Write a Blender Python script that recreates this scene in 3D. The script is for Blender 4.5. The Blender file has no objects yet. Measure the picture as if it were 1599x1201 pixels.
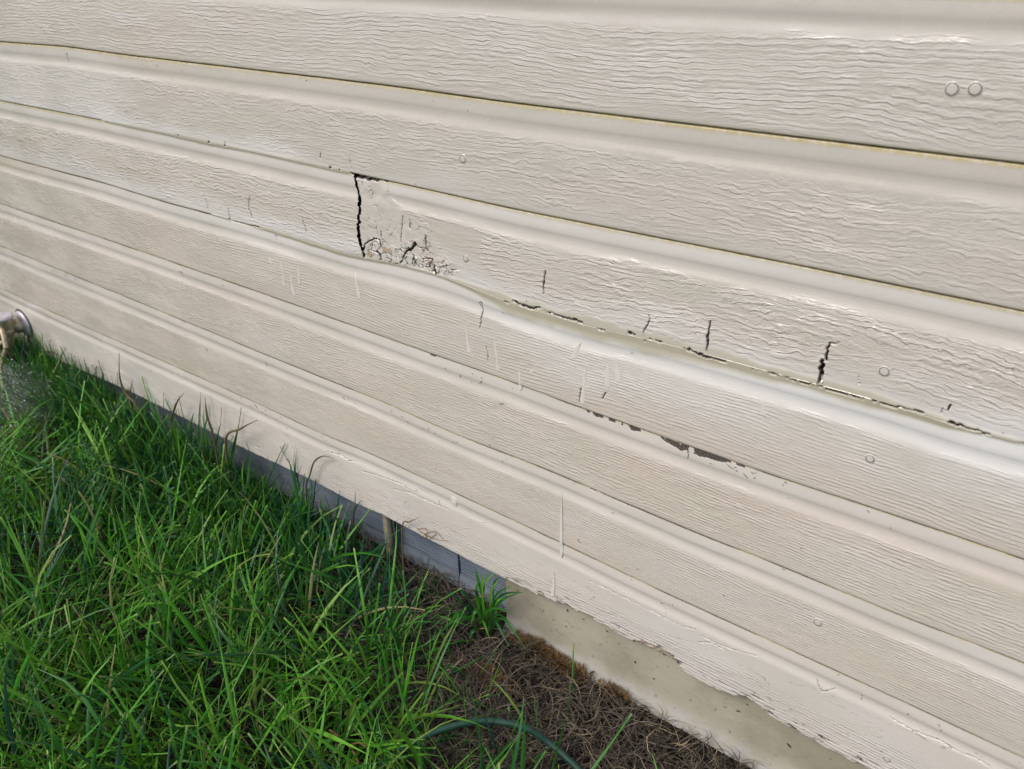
import bpy, math, random
import numpy as np

scene = bpy.context.scene
COL = scene.collection
R = math.radians

# ------------------------------------------------------------------ camera
GROUND = 0.852                       # height of wall zero line above the ground
CAM_H = 0.0524197 + GROUND
CAM_D = 0.6631631
F_PX = 1291.27
YAW, PITCH, ROLL = -0.655822832, -0.517195372, -0.0271654418
cam_data = bpy.data.cameras.new('camera')
cam_data.sensor_width = 36.0
cam_data.lens = F_PX / 1599.0 * 36.0
cam_data.clip_start = 0.02
cam_data.clip_end = 500.0
cam = bpy.data.objects.new('camera', cam_data)
COL.objects.link(cam)
fw = np.array([math.sin(YAW) * math.cos(PITCH), math.cos(YAW) * math.cos(PITCH), math.sin(PITCH)])
rt0 = np.cross(fw, [0, 0, 1.0]); rt0 /= np.linalg.norm(rt0)
up0 = np.cross(rt0, fw)
rt = math.cos(ROLL) * rt0 + math.sin(ROLL) * up0
up = -math.sin(ROLL) * rt0 + math.cos(ROLL) * up0
from mathutils import Matrix
M = Matrix.Identity(4)
for i in range(3):
    M[i][0], M[i][1], M[i][2] = rt[i], up[i], -fw[i]
M[0][3], M[1][3], M[2][3] = 0.0, -CAM_D, CAM_H
cam.matrix_world = M
cam_data.dof.use_dof = True
cam_data.dof.focus_distance = 1.0
cam_data.dof.aperture_fstop = 9.0
scene.camera = cam

# ------------------------------------------------------------------ light
SUN_EL, SUN_AZ = R(47), R(200)       # direction the light comes from: azimuth clockwise from +y
world = bpy.data.worlds.new('World')
scene.world = world
world.use_nodes = True
wn = world.node_tree
bg = wn.nodes['Background']
sky = wn.nodes.new('ShaderNodeTexSky')
sky.sky_type = 'NISHITA'
sky.sun_disc = False
sky.sun_elevation = SUN_EL
sky.sun_rotation = SUN_AZ
sky.air_density = 1.0
sky.dust_density = 3.5
sky.ozone_density = 1.0
wn.links.new(sky.outputs[0], bg.inputs[0])
bg.inputs[1].default_value = 0.15
sun_data = bpy.data.lights.new('sun', 'SUN')
sun_data.energy = 1.35
sun_data.angle = R(18)
sun_data.color = (1.0, 0.945, 0.88)
sun = bpy.data.objects.new('sun', sun_data)
COL.objects.link(sun)
from mathutils import Vector
sd = Vector((math.sin(SUN_AZ) * math.cos(SUN_EL), math.cos(SUN_AZ) * math.cos(SUN_EL), math.sin(SUN_EL)))
sun.rotation_euler = sd.to_track_quat('Z', 'Y').to_euler()
sun.location = (0, -3, 5)
scene.view_settings.view_transform = 'Standard'
scene.view_settings.look = 'None'
scene.view_settings.gamma = 1.0
scene.view_settings.use_curve_mapping = False
scene.view_settings.exposure = 0.29
scene.render.engine = 'CYCLES'
scene.cycles.use_denoising = True
scene.cycles.max_bounces = 8
scene.cycles.transparent_max_bounces = 12

# ------------------------------------------------------------------ helpers
rng = np.random.default_rng(7)
S = 0.105                            # height of one siding course


def ray(px):
    a = (px[0] - 799.5) / F_PX
    b = (px[1] - 600.5) / F_PX
    return fw + a * rt - b * up


def on_wall(px, y=0.0):              # a point on the plane at depth y
    d = ray(px)
    t = (CAM_D + y) / d[1]
    return np.array([t * d[0], y, CAM_H + t * d[2]])


def on_ground(px, z=0.0):
    d = ray(px)
    t = (z - CAM_H) / d[2]
    return np.array([t * d[0], -CAM_D + t * d[1], z])


def px_size(px, y=0.0):              # metres across one photograph pixel there
    p = on_wall(px, y)
    return np.linalg.norm(p - np.array([0, -CAM_D, CAM_H])) / F_PX


def hash2(ix, iz, seed):
    h = (ix.astype(np.int64) * 374761393 + iz.astype(np.int64) * 668265263 + seed * 1442695041) & 0x7fffffff
    h = ((h ^ (h >> 13)) * 1274126177) & 0x7fffffff
    return ((h ^ (h >> 16)) & 0xffff) / 65535.0


def vnoise(x, z, seed=0):
    ix, iz = np.floor(x), np.floor(z)
    fx, fz = x - ix, z - iz
    fx = fx * fx * (3 - 2 * fx); fz = fz * fz * (3 - 2 * fz)
    a = hash2(ix, iz, seed); b = hash2(ix + 1, iz, seed)
    c = hash2(ix, iz + 1, seed); d = hash2(ix + 1, iz + 1, seed)
    return (a * (1 - fx) + b * fx) * (1 - fz) + (c * (1 - fx) + d * fx) * fz


def fbm(x, z, seed=0, octv=3):
    s = 0.0; amp = 0.5; tot = 0.0
    for k in range(octv):
        s = s + amp * vnoise(x * 2 ** k, z * 2 ** k, seed + 17 * k); tot += amp; amp *= 0.5
    return s / tot


def sstep(a, b, x):
    t = np.clip((x - a) / (b - a), 0, 1)
    return t * t * (3 - 2 * t)


def link(name, me, mat=None, parent=None, loc=None):
    o = bpy.data.objects.new(name, me)
    COL.objects.link(o)
    if mat is not None and me is not None:
        me.materials.append(mat)
    if parent is not None:
        o.parent = parent
    if loc is not None:
        o.location = loc
    return o


def mesh_np(name, verts, faces, attrs=None, smooth=True):
    verts = np.asarray(verts, dtype=np.float32)
    faces = np.asarray(faces, dtype=np.int32)
    me = bpy.data.meshes.new(name)
    n = faces.shape[1]
    me.vertices.add(len(verts)); me.vertices.foreach_set('co', verts.ravel())
    me.loops.add(faces.size); me.loops.foreach_set('vertex_index', faces.ravel())
    me.polygons.add(len(faces))
    me.polygons.foreach_set('loop_start', np.arange(0, faces.size, n, dtype=np.int32))
    me.polygons.foreach_set('loop_total', np.full(len(faces), n, dtype=np.int32))
    me.update(calc_edges=True)
    if smooth:
        me.polygons.foreach_set('use_smooth', np.ones(len(faces), dtype=bool))
    for k, v in (attrs or {}).items():
        v = np.asarray(v, dtype=np.float32)
        if v.ndim == 2:
            a = me.attributes.new(k, 'FLOAT_VECTOR', 'POINT'); a.data.foreach_set('vector', v.ravel())
        else:
            a = me.attributes.new(k, 'FLOAT', 'POINT'); a.data.foreach_set('value', v.ravel())
    me.validate()
    return me


def grid_faces(nr, nc, base=0):
    i = np.arange(nr - 1)[:, None] * nc + np.arange(nc - 1)[None, :]
    i = i.ravel() + base
    return np.stack([i, i + nc, i + nc + 1, i + 1], 1)


def lathe(profile, seg=24, close=True):
    """profile (r, h) about +z; returns verts, faces"""
    p = np.array(profile, float)
    a = np.linspace(0, 2 * math.pi, seg, endpoint=False)
    v = np.stack([p[:, 0, None] * np.cos(a), p[:, 0, None] * np.sin(a), np.repeat(p[:, 1, None], seg, 1)], -1).reshape(-1, 3)
    f = []
    for r in range(len(p) - 1):
        for s in range(seg):
            s2 = (s + 1) % seg
            f.append((r * seg + s, r * seg + s2, (r + 1) * seg + s2, (r + 1) * seg + s))
    return v, np.array(f)


def tube(pts, rad, seg=8):
    pts = np.array(pts, float)
    n = len(pts)
    rad = np.full(n, rad) if np.isscalar(rad) else np.array(rad, float)
    t = np.gradient(pts, axis=0); t /= np.linalg.norm(t, axis=1)[:, None] + 1e-12
    ref = np.array([0.13, 0.31, 0.94])
    u = np.cross(t, ref); u /= np.linalg.norm(u, axis=1)[:, None] + 1e-12
    w = np.cross(t, u)
    a = np.linspace(0, 2 * math.pi, seg, endpoint=False)
    v = pts[:, None] + rad[:, None, None] * (u[:, None] * np.cos(a)[None, :, None] + w[:, None] * np.sin(a)[None, :, None])
    v = v.reshape(-1, 3)
    f = []
    for r in range(n - 1):
        for s in range(seg):
            s2 = (s + 1) % seg
            f.append((r * seg + s, r * seg + s2, (r + 1) * seg + s2, (r + 1) * seg + s))
    return v, np.array(f)


def merge(parts):
    vs, fs, b = [], [], 0
    for v, f in parts:
        vs.append(np.asarray(v, float)); fs.append(np.asarray(f) + b); b += len(v)
    return np.concatenate(vs), np.concatenate(fs)


def catmull(pts, per=8):
    p = np.array(pts, float)
    p = np.vstack([2 * p[0] - p[1], p, 2 * p[-1] - p[-2]])
    out = []
    for i in range(1, len(p) - 2):
        for t in np.linspace(0, 1, per, endpoint=False):
            out.append(0.5 * ((2 * p[i]) + (-p[i - 1] + p[i + 1]) * t + (2 * p[i - 1] - 5 * p[i] + 4 * p[i + 1] - p[i + 2]) * t ** 2
                              + (-p[i - 1] + 3 * p[i] - 3 * p[i + 1] + p[i + 2]) * t ** 3))
    out.append(p[-2])
    return np.array(out)


def empty(name, loc, label, cat, group=None):
    o = bpy.data.objects.new(name, None)
    o.empty_display_size = 0.05
    COL.objects.link(o)
    o.location = loc
    tag(o, label, cat, group)
    return o


def tag(o, label, cat, group=None):
    o['label'] = label
    o['category'] = cat
    if group:
        o['group'] = group


# ------------------------------------------------------------------ node helpers
class NB:
    def __init__(self, name):
        self.m = bpy.data.materials.new(name)
        self.m.use_nodes = True
        self.t = self.m.node_tree
        self.b = self.t.nodes['Principled BSDF']

    def n(self, typ, **kw):
        o = self.t.nodes.new(typ)
        for k, v in kw.items():
            setattr(o, k, v)
        return o

    def put(self, sock, v):
        if isinstance(v, bpy.types.NodeSocket):
            self.t.links.new(v, sock)
        else:
            sock.default_value = v

    def math(self, op, a, b=0.0, c=0.0, clamp=False):
        o = self.n('ShaderNodeMath', operation=op, use_clamp=clamp)
        self.put(o.inputs[0], a); self.put(o.inputs[1], b); self.put(o.inputs[2], c)
        return o.outputs[0]

    def attr(self, name, vec=False):
        o = self.n('ShaderNodeAttribute', attribute_name=name)
        return o.outputs['Vector'] if vec else o.outputs['Fac']

    def noise(self, vec, scale, detail=2.0, rough=0.5, dist=0.0):
        o = self.n('ShaderNodeTexNoise')
        if vec is not None:
            self.put(o.inputs['Vector'], vec)
        o.inputs['Scale'].default_value = scale
        o.inputs['Detail'].default_value = detail
        o.inputs['Roughness'].default_value = rough
        o.inputs['Distortion'].default_value = dist
        return o.outputs['Fac']

    def vmul(self, vec, s):
        o = self.n('ShaderNodeVectorMath', operation='MULTIPLY')
        self.put(o.inputs[0], vec); o.inputs[1].default_value = s
        return o.outputs[0]

    def mix(self, f, a, b):
        o = self.n('ShaderNodeMix', data_type='RGBA')
        self.put(o.inputs[0], f)
        for s, v in ((o.inputs[6], a), (o.inputs[7], b)):
            if isinstance(v, bpy.types.NodeSocket):
                self.t.links.new(v, s)
            else:
                s.default_value = (*v, 1.0)
        return o.outputs[2]

    def ramp(self, x, lo, hi, a=0.0, b=1.0, smooth=True):
        o = self.n('ShaderNodeMapRange', interpolation_type='SMOOTHSTEP' if smooth else 'LINEAR')
        self.put(o.inputs[0], x)
        o.inputs[1].default_value = lo; o.inputs[2].default_value = hi
        o.inputs[3].default_value = a; o.inputs[4].default_value = b
        return o.outputs[0]

    def bump(self, h, dist, strength=1.0, normal=None):
        o = self.n('ShaderNodeBump')
        o.inputs['Strength'].default_value = strength
        o.inputs['Distance'].default_value = dist
        self.put(o.inputs['Height'], h)
        if normal is not None:
            self.put(o.inputs['Normal'], normal)
        return o.outputs[0]

    def objco(self):
        return self.n('ShaderNodeTexCoord').outputs['Object']

    def set(self, **kw):
        names = {'color': 'Base Color', 'rough': 'Roughness', 'normal': 'Normal', 'spec': 'Specular IOR Level', 'metal': 'Metallic',
                 'trans': 'Transmission Weight', 'coat': 'Coat Weight', 'sss': 'Subsurface Weight', 'alpha': 'Alpha', 'ior': 'IOR'}
        for k, v in kw.items():
            s = self.b.inputs[names[k]]
            if isinstance(v, tuple) and len(v) == 3:
                v = (*v, 1.0)
            self.put(s, v)
        return self.m


def paint_material():
    """satin cream paint over embossed wood grain hardboard"""
    B = NB('cream_paint')
    g = B.attr('guv', True)          # metres along and down the board, offset per board
    sp = B.attr('spacing')           # grain ledge pitch
    gm = B.attr('grain')
    ex = B.attr('expose')
    fresh_sheen = B.attr('fresh_sheen')
    mil = B.attr('mildew')
    sep = B.n('ShaderNodeSeparateXYZ'); B.put(sep.inputs[0], g)
    z = sep.outputs[2]
    n1 = B.noise(B.vmul(g, (3.2, 1, 11.0)), 1.0, 2.0, 0.5, 0.35)
    n2 = B.noise(B.vmul(g, (64.0, 1, 110.0)), 1.0, 3.0, 0.62)
    n4 = B.noise(B.vmul(g, (14.0, 1, 30.0)), 1.0, 2.0)
    ph = B.math('DIVIDE', z, sp)
    ph = B.math('ADD', ph, B.math('MULTIPLY', n1, B.math('ADD', 4.0, B.math('MULTIPLY', B.attr('wav'), 5.5))))
    ph = B.math('ADD', ph, B.math('MULTIPLY', B.math('MULTIPLY', n4, 2.8), B.attr('wav')))
    ph = B.math('ADD', ph, B.math('MULTIPLY', B.math('MULTIPLY', n2, 2.3), B.attr('wav')))
    fr = B.math('FRACT', ph)
    up_ = B.math('SUBTRACT', 1.0, fr)
    ed = B.math('MULTIPLY', fr, 4.5)
    h = B.math('MINIMUM', up_, ed)
    n3 = B.ramp(B.noise(B.vmul(g, (9.0, 1, 34.0)), 1.0, 2.0), 0.28, 0.62, 0.25, 1.0)
    cell = B.ramp(B.noise(B.vmul(g, (38.0, 1, 120.0)), 1.0, 2.0), 0.34, 0.60, 0.12, 1.0)
    h = B.math('MULTIPLY', h, B.math('MULTIPLY', n3, cell))
    fr2 = B.math('FRACT', B.math('ADD', B.math('MULTIPLY', ph, 2.17), B.math('MULTIPLY', B.noise(B.vmul(g, (90.0, 1, 170.0)), 1.0, 2.0), 2.0)))
    h2 = B.math('MINIMUM', B.math('SUBTRACT', 1.0, fr2), B.math('MULTIPLY', fr2, 4.0))
    h = B.math('ADD', h, B.math('MULTIPLY', h2, 0.30))
    h = B.math('MULTIPLY', h, gm)
    peel = B.noise(g, 620.0, 2.0, 0.6)
    soft = B.noise(g, 70.0, 2.0, 0.5)
    hh = B.math('ADD', h, B.math('MULTIPLY', peel, 0.07))
    hh = B.math('ADD', hh, B.math('MULTIPLY', soft, 0.30))
    rag = B.noise(g, 900.0, 3.0, 0.7)
    hh = B.math('ADD', hh, B.math('MULTIPLY', B.math('MULTIPLY', rag, ex), 1.2))
    nrm = B.bump(hh, 0.00090, 1.0)
    # colour: cream paint, pinkish and grey weathering, shade under the ledges painted in
    c1 = (0.535, 0.500, 0.456); c2 = (0.530, 0.468, 0.418); c3 = (0.505, 0.470, 0.412)
    big = B.ramp(B.noise(B.vmul(g, (3.0, 1, 16.0)), 1.0, 3.0), 0.40, 0.66)
    big2 = B.ramp(B.noise(B.vmul(g, (4.2, 1, 12.0)), 1.7, 2.0), 0.45, 0.70)
    col = B.mix(big, c1, c2)
    col = B.mix(big2, col, c3)
    col = B.mix(B.attr('tone'), col, (0.455, 0.443, 0.420))
    spk = B.ramp(B.noise(g, 260.0, 3.0, 0.6), 0.35, 0.75, 0.0, 0.16)
    col = B.mix(spk, col, (0.40, 0.36, 0.29))
    ledge_shade = B.math('MULTIPLY', B.ramp(fr, 0.22, 0.0, 0.0, 0.10), B.math('MULTIPLY', gm, n3))
    col = B.mix(ledge_shade, col, (0.30, 0.27, 0.22))
    col = B.mix(fresh_sheen, col, (0.615, 0.612, 0.610))
    col = B.mix(B.attr('caulk'), col, (0.44, 0.415, 0.34))
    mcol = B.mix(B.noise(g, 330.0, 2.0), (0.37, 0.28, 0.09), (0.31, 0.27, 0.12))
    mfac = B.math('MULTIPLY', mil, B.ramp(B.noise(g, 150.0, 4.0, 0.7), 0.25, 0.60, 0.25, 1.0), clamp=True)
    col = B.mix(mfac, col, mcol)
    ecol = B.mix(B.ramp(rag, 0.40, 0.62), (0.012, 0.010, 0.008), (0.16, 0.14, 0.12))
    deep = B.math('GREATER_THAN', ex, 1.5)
    tan = B.math('LESS_THAN', ex, -0.3)
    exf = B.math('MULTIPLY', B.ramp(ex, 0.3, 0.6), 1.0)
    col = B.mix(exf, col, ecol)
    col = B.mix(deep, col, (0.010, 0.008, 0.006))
    col = B.mix(tan, col, B.mix(rag, (0.26, 0.20, 0.15), (0.52, 0.43, 0.33)))
    gl = B.noise(B.vmul(g, (8.0, 1, 22.0)), 1.0, 2.0)
    ro = B.ramp(gl, 0.35, 0.65, 0.13, 0.30)
    ro = B.math('ADD', ro, B.math('MULTIPLY', exf, 0.4), clamp=True)
    cn = B.b.inputs['Coat Normal']; B.put(cn, nrm); B.b.inputs['Coat Roughness'].default_value = 0.17
    return B.set(color=col, rough=ro, normal=nrm, spec=0.5, coat=B.math('MULTIPLY', B.ramp(gl, 0.62, 0.38, 0.25, 1.0), B.math('SUBTRACT', 1.0, B.math('ADD', exf, mil), clamp=True)))


def simple(name, color, rough=0.5, metal=0.0, var=0.25, scale=60.0, bump=0.0, **kw):
    B = NB(name)
    c = B.objco()
    f = B.noise(c, scale, 4.0, 0.6)
    dark = tuple(x * (1 - var) for x in color)
    lite = tuple(min(1, x * (1 + var)) for x in color)
    args = dict(color=B.mix(B.ramp(f, 0.3, 0.7), dark, lite), rough=rough, metal=metal)
    if bump:
        args['normal'] = B.bump(B.noise(c, scale * 3, 3.0, 0.6), bump)
    args.update(kw)
    return B.set(**args)


def grass_material(name, ramp_cols, rough=0.42, trans=0.22, tip=(0.30, 0.34, 0.12), spec=0.4):
    B = NB(name)
    r = B.attr('rnd'); a = B.attr('along')
    rmp = B.n('ShaderNodeValToRGB')
    els = rmp.color_ramp.elements
    while len(els) < len(ramp_cols):
        els.new(0.5)
    for e, (p, c) in zip(els, ramp_cols):
        e.position = p; e.color = (*c, 1)
    B.put(rmp.inputs[0], r)
    col = rmp.outputs[0]
    col = B.mix(B.ramp(a, 0.93, 1.0, 0.0, 0.55), col, tip)
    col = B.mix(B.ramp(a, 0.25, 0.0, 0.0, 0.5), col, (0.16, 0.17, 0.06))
    m = B.set(color=col, rough=rough, spec=spec)
    tr = B.n('ShaderNodeBsdfTranslucent')
    tc = B.mix(0.5, col, (0.10, 0.22, 0.01)) if trans > 0.15 else col
    B.put(tr.inputs[0], tc)
    ms = B.n('ShaderNodeMixShader'); ms.inputs[0].default_value = trans
    out = B.t.nodes['Material Output']
    B.t.links.new(B.b.outputs[0], ms.inputs[1]); B.t.links.new(tr.outputs[0], ms.inputs[2])
    B.t.links.new(ms.outputs[0], out.inputs[0])
    return m


M_PAINT = paint_material()
M_DRIP = simple('white_paint_drip', (0.575, 0.553, 0.517), 0.35, var=0.05)
M_CAULK_DARK = simple('black_paper', (0.012, 0.011, 0.010), 0.9)
M_FLECK = simple('dirt_fleck', (0.045, 0.038, 0.03), 0.9)


def soil_material():
    B = NB('soil')
    c = B.objco()
    f = B.noise(c, 45.0, 6.0, 0.65)
    col = B.mix(B.ramp(f, 0.35, 0.7), (0.008, 0.007, 0.005), (0.030, 0.024, 0.018))
    n = B.bump(B.noise(c, 130.0, 5.0, 0.7), 0.006)
    far = B.noise(c, 1.4, 3.0)
    # away from the wall the sward itself covers the soil
    sp = B.n('ShaderNodeSeparateXYZ'); B.put(sp.inputs[0], c)
    d = B.math('MAXIMUM', B.math('ABSOLUTE', B.math('ADD', sp.outputs[0], 1.2)), B.math('ABSOLUTE', sp.outputs[1]))
    col = B.mix(B.ramp(d, 1.3, 2.4), col, B.mix(far, (0.030, 0.060, 0.012), (0.050, 0.085, 0.020)))
    return B.set(color=col, rough=0.95, normal=n, spec=0.2)


def concrete_material(name, a, b, foot_light=0.6):
    B = NB(name)
    c = B.objco()
    f = B.noise(c, 9.0, 5.0, 0.6)
    col = B.mix(B.ramp(f, 0.35, 0.65), a, b)
    sp = B.ramp(B.noise(c, 110.0, 2.0, 0.5), 0.66, 0.74, 0.0, 0.5)
    col = B.mix(sp, col, (0.10, 0.085, 0.06))
    pit = B.noise(c, 400.0, 3.0, 0.6)
    z = B.n('ShaderNodeSeparateXYZ'); B.put(z.inputs[0], c)
    # foot of the concrete painted paler for the sky light on its splay
    lim = B.math('MULTIPLY', B.ramp(z.outputs[2], 0.034, 0.008), B.ramp(B.noise(c, 40.0, 4.0, 0.7), 0.35, 0.65, 0.25, 1.0))
    col = B.mix(B.math('MULTIPLY', lim, foot_light), col, (0.38, 0.39, 0.41))
    n = B.bump(B.math('ADD', B.math('MULTIPLY', pit, 0.3), B.noise(c, 60.0, 3.0)), 0.0012)
    return B.set(color=col, rough=0.85, normal=n, spec=0.3)


# ------------------------------------------------------------------ ground
me = mesh_np('ground', [(-90, -90, 0), (90, -90, 0), (90, 90, 0), (-90, 90, 0)], [(0, 1, 2, 3)], smooth=False)
ground = link('ground', me, soil_material())
ground['kind'] = 'structure'

# ------------------------------------------------------------------ the wall: measured lower edges of the courses
EDGE_PX = {
    1: [(0, 65), (100, 72), (200, 86), (400, 109), (600, 132), (800, 160), (1200, 208), (1599, 255)],
    2: [(0, 157), (150, 186), (400, 238), (550, 270), (650, 292), (800, 326), (1200, 405), (1400, 445), (1599, 486)],
    3: [(25, 250), (160, 285), (262, 317), (400, 353), (500, 384), (555, 400), (620, 412), (706, 436), (790, 470), (912, 507), (1000, 526), (1075, 544),
        (1200, 579), (1375, 625), (1525, 675), (1599, 691)],
    4: [(0, 318), (160, 372), (400, 454.5), (650, 544), (775, 587), (905, 636), (1200, 740), (1400, 806), (1599, 874)],
    5: [(0, 384), (190, 461), (400, 548), (600, 629), (712, 679), (860, 736), (960, 779), (1110, 842), (1200, 876), (1375, 949), (1450, 978), (1598, 1035)],
    6: [(0, 450), (95, 494), (220, 549), (400, 629), (505, 679), (569, 704), (700, 765), (880, 850), (1012, 914), (1200, 1000), (1420, 1100), (1598, 1184)],
    7: [(64, 551), (144, 586), (200, 610), (400, 710), (481, 747), (560, 789), (597, 804), (660, 838), (700, 858), (744, 882), (800, 910), (835, 927), (850, 936),
        (880, 943), (920, 966), (960, 985), (990, 1005), (1030, 1021), (1055, 1035), (1070, 1052), (1100, 1068), (1140, 1086), (1165, 1088), (1185, 1104),
        (1210, 1124), (1260, 1150), (1300, 1172), (1350, 1198)],
}


def edge_fn(k):
    base = GROUND - k * S
    if k not in EDGE_PX:
        return lambda x: np.full_like(np.asarray(x, float), base)
    p = np.array([on_wall(q, 0.0) for q in EDGE_PX[k]])
    xs, dz = p[:, 0], p[:, 2] - base
    xs = np.concatenate([[xs[0] - 0.5], xs, [xs[-1] + 0.5]])
    dz = np.concatenate([[dz[0] * 0.3], dz, [dz[-1] * 0.5 if k < 7 else dz[-1]]])

    def f(x):
        x = np.asarray(x, float)
        if k == 7:
            return base + np.interp(x, xs, dz)
        w = 0.03
        return base + sum(np.interp(x + o * w, xs, dz) for o in (-1, -0.5, 0, 0.5, 1)) / 5
    return f


EDGE = {k: edge_fn(k) for k in range(-20, 8)}

# ------------------------------------------------------------------ cracks and peeled paint (photograph pixels, width in pixels)
CRACKS = [
    ([(551, 271, 6), (562, 277, 6), (580, 279, 4), (605, 284, 2)], 2),
    ([(567, 392, 4), (572, 380, 1.6), (585, 372, 2.6), (594, 374, 3), (597, 388, 1.5)], 2),
    ([(588, 393, 3), (594, 397, 6), (597, 405, 4)], 2),
    ([(626, 411, 2), (632, 400, 3), (639, 387, 4), (643, 391, 3), (650, 379, 5), (652, 384, 3)], 2),
    ([(640, 391, 3), (647, 399, 4), (651, 413, 4)], 2),
    ([(644, 412, 2), (648, 400, 2.5)], 2),
    ([(666, 367, 3), (666, 385, 2.5), (668, 392, 3)], 2),
    ([(652, 385, 1.4), (668, 388, 1.6)], 2),
    ([(669, 404, 3), (677, 404, 2), (672, 417, 3), (682, 427, 4)], 2),
    ([(680, 414, 3), (682, 428, 5)], 2),
    ([(685, 417, 1.2), (700, 415, 1.5), (705, 422, 1.2), (716, 421, 1)], 2),
    ([(700, 421, 1), (708, 431, 1.2)], 2),
    ([(626, 411, 1.2), (618, 413, 1.6)], 2),
    ([(630, 337, 1.2), (627, 377, 1.4)], 2),
    ([(641, 342, 1.2), (642, 357, 1.8)], 2),
    ([(596, 360, 1.2), (596, 371, 1.8)], 2),
    # right of the patch
    ([(852, 423, 2.5), (850, 440, 3.4), (849, 460, 1.4)], 2),
    ([(789, 470, 3), (796, 473, 3)], 23),
    ([(800, 467, 2), (806, 471, 5), (814, 476, 4), (826, 480, 5), (836, 480.5, 3), (845, 479, 2)], 23),
    ([(823, 470, 1.2), (824, 478, 1.4)], 2),
    ([(846, 484, 1.4), (860, 488, 3), (875, 493, 3), (890, 497, 4), (902, 500, 4), (912, 506, 3)], 23),
    ([(934, 512, 2), (945, 515, 2)], 23),
    ([(982, 519, 4), (987, 521, 6), (993, 522, 3)], 23),
    ([(1000, 531, 1.4), (1009, 532, 1.6)], 23),
    ([(1016, 529, 3.4), (1019, 530, 3)], 23),
    ([(1025, 531, 3), (1030, 533, 4), (1035, 533.5, 2)], 23),
    ([(1070, 543, 3), (1085, 549, 5), (1098, 555, 7), (1113, 559, 4)], 23),
    ([(1117, 560, 5), (1125, 563, 4), (1138, 567, 2.4)], 23),
    ([(1175, 576, 1.6), (1188, 579, 2), (1202, 581, 2), (1212, 584, 3), (1226, 588, 2), (1243, 594, 3)], 23),
    ([(1247, 595, 1.6), (1262, 599, 3), (1283, 603, 4)], 23),
    ([(1290, 607, 1.8), (1310, 612, 2.4), (1330, 618, 1.5), (1352, 623, 2)], 23),
    ([(1364, 625, 4), (1368, 626, 4)], 23),
    ([(1376, 628, 4), (1390, 632, 4), (1412, 637, 3), (1430, 641, 2.4), (1450, 646, 2)], 23),
    ([(1482, 659, 4), (1500, 664, 4), (1522, 671, 4), (1546, 678, 3)], 23),
    ([(1014, 491, 1.2), (1015, 500, 2), (1012, 507, 1.8), (1006, 516, 1.8), (1006, 523, 1.2)], 2),
    ([(1110, 501, 2), (1107, 520, 3.6), (1106, 530, 5), (1104, 547, 2.6)], 2),
    ([(1312, 533, 1), (1305, 537, 1.6), (1297, 534, 2), (1293, 548, 4), (1291, 562, 4)], 2),
    ([(1285, 562, 5), (1284, 580, 7), (1279, 599, 6)], 2),
    ([(1341, 587, 1.2), (1342, 600, 1.8)], 2),
    ([(1485, 632, 3), (1480, 641, 2.4)], 2),
    ([(1472, 637, 1.4), (1470, 645, 1.8)], 2),
    # left boards
    ([(318, 300, 1), (323, 314, 1.6), (327, 330, 1)], 2),
    ([(353, 315, 1.4), (357, 325, 2), (360, 340, 1.6), (358, 351, 1.2)], 2),
    ([(391, 305, 1), (389, 322, 1.2), (391, 330, 2.6), (395, 341, 3)], 2),
    ([(472, 338, 1), (476, 352, 1.8), (479, 363, 1)], 2),
    ([(359, 342, 1.6), (372, 347, 2.4), (385, 350, 2), (400, 353, 2.6), (410, 356, 1.4)], 23),
    ([(502, 239, 1.4), (501, 247, 1.6)], 1), ([(547, 248, 1.6), (548, 255, 1.2), (550, 263, 1.4)], 1),
    ([(279, 211, 3), (280, 212, 3)], 1), ([(327, 222, 3), (329, 223, 3)], 1), ([(352, 222, 2.4), (353, 223, 2)], 1), ([(352, 227, 2.6), (354, 228, 2)], 1),
    ([(516, 262, 3), (518, 262, 3)], 1), ([(531, 265.5, 2), (532, 266, 2)], 1), ([(70, 171, 3), (76, 173, 3)], 1),
    ([(105, 84, 2), (106, 90, 1.4), (107, 97, 1.6)], 1),
    ([(752, 472, 1.6), (754, 486, 1.8), (752, 500, 1.8), (750, 513, 1.2)], 3),
    ([(760, 540, 1.2), (763, 555, 1.6), (763, 563, 1)], 3),
    ([(909, 603, 1.2), (907, 615, 1.8), (905, 628, 1.2)], 3), ([(948, 612, 1.2), (941, 622, 1.6)], 3),
    ([(510, 705, 1), (530, 710, 1.2), (545, 719, 1), (553, 720, 1)], 6), ([(565, 735, 1), (590, 742, 1.2), (610, 749, 1.2), (632, 757, 1)], 6),
    ([(615, 763, 1), (640, 769, 1.2), (670, 783, 1.2), (700, 795, 1)], 6),
    ([(922, 907, 1), (940, 915, 1.2), (960, 925, 1.2), (995, 942, 1), (1025, 957, 1.2), (1065, 977, 1), (1087, 982, 1)], 6),
    ([(1095, 992, 1), (1122, 1005, 1.2), (1150, 1015, 1.2), (1185, 1025, 1)], 6), ([(1092, 1002, 1), (1112, 1003, 1.2), (1132, 1015, 1)], 6),
    ([(1390, 1120, 1), (1425, 1140, 1.4), (1470, 1157, 1.4), (1495, 1172, 1.4), (1525, 1184, 1.2), (1547, 1197, 1)], 6),
    ([(1275, 1062, 1), (1278, 1070, 1.2), (1284, 1080, 1.2), (1305, 1076, 1)], 6),
    ([(583, 376, 1.2), (581, 390, 1.6), (588, 393, 1.2)], 2), ([(604, 402, 1.2), (612, 405, 1.6), (609, 412, 1.2)], 2),
    ([(655, 398, 1), (660, 405, 1.4), (668, 403, 1.2)], 2), ([(655, 412, 1), (664, 417, 1.4), (672, 417, 1.2)], 2), ([(634, 405, 1), (637, 412, 1.5)], 2),
    ([(1074, 703, 1.4), (1075, 711, 1.8), (1074, 719, 1)], 4),
]
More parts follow.
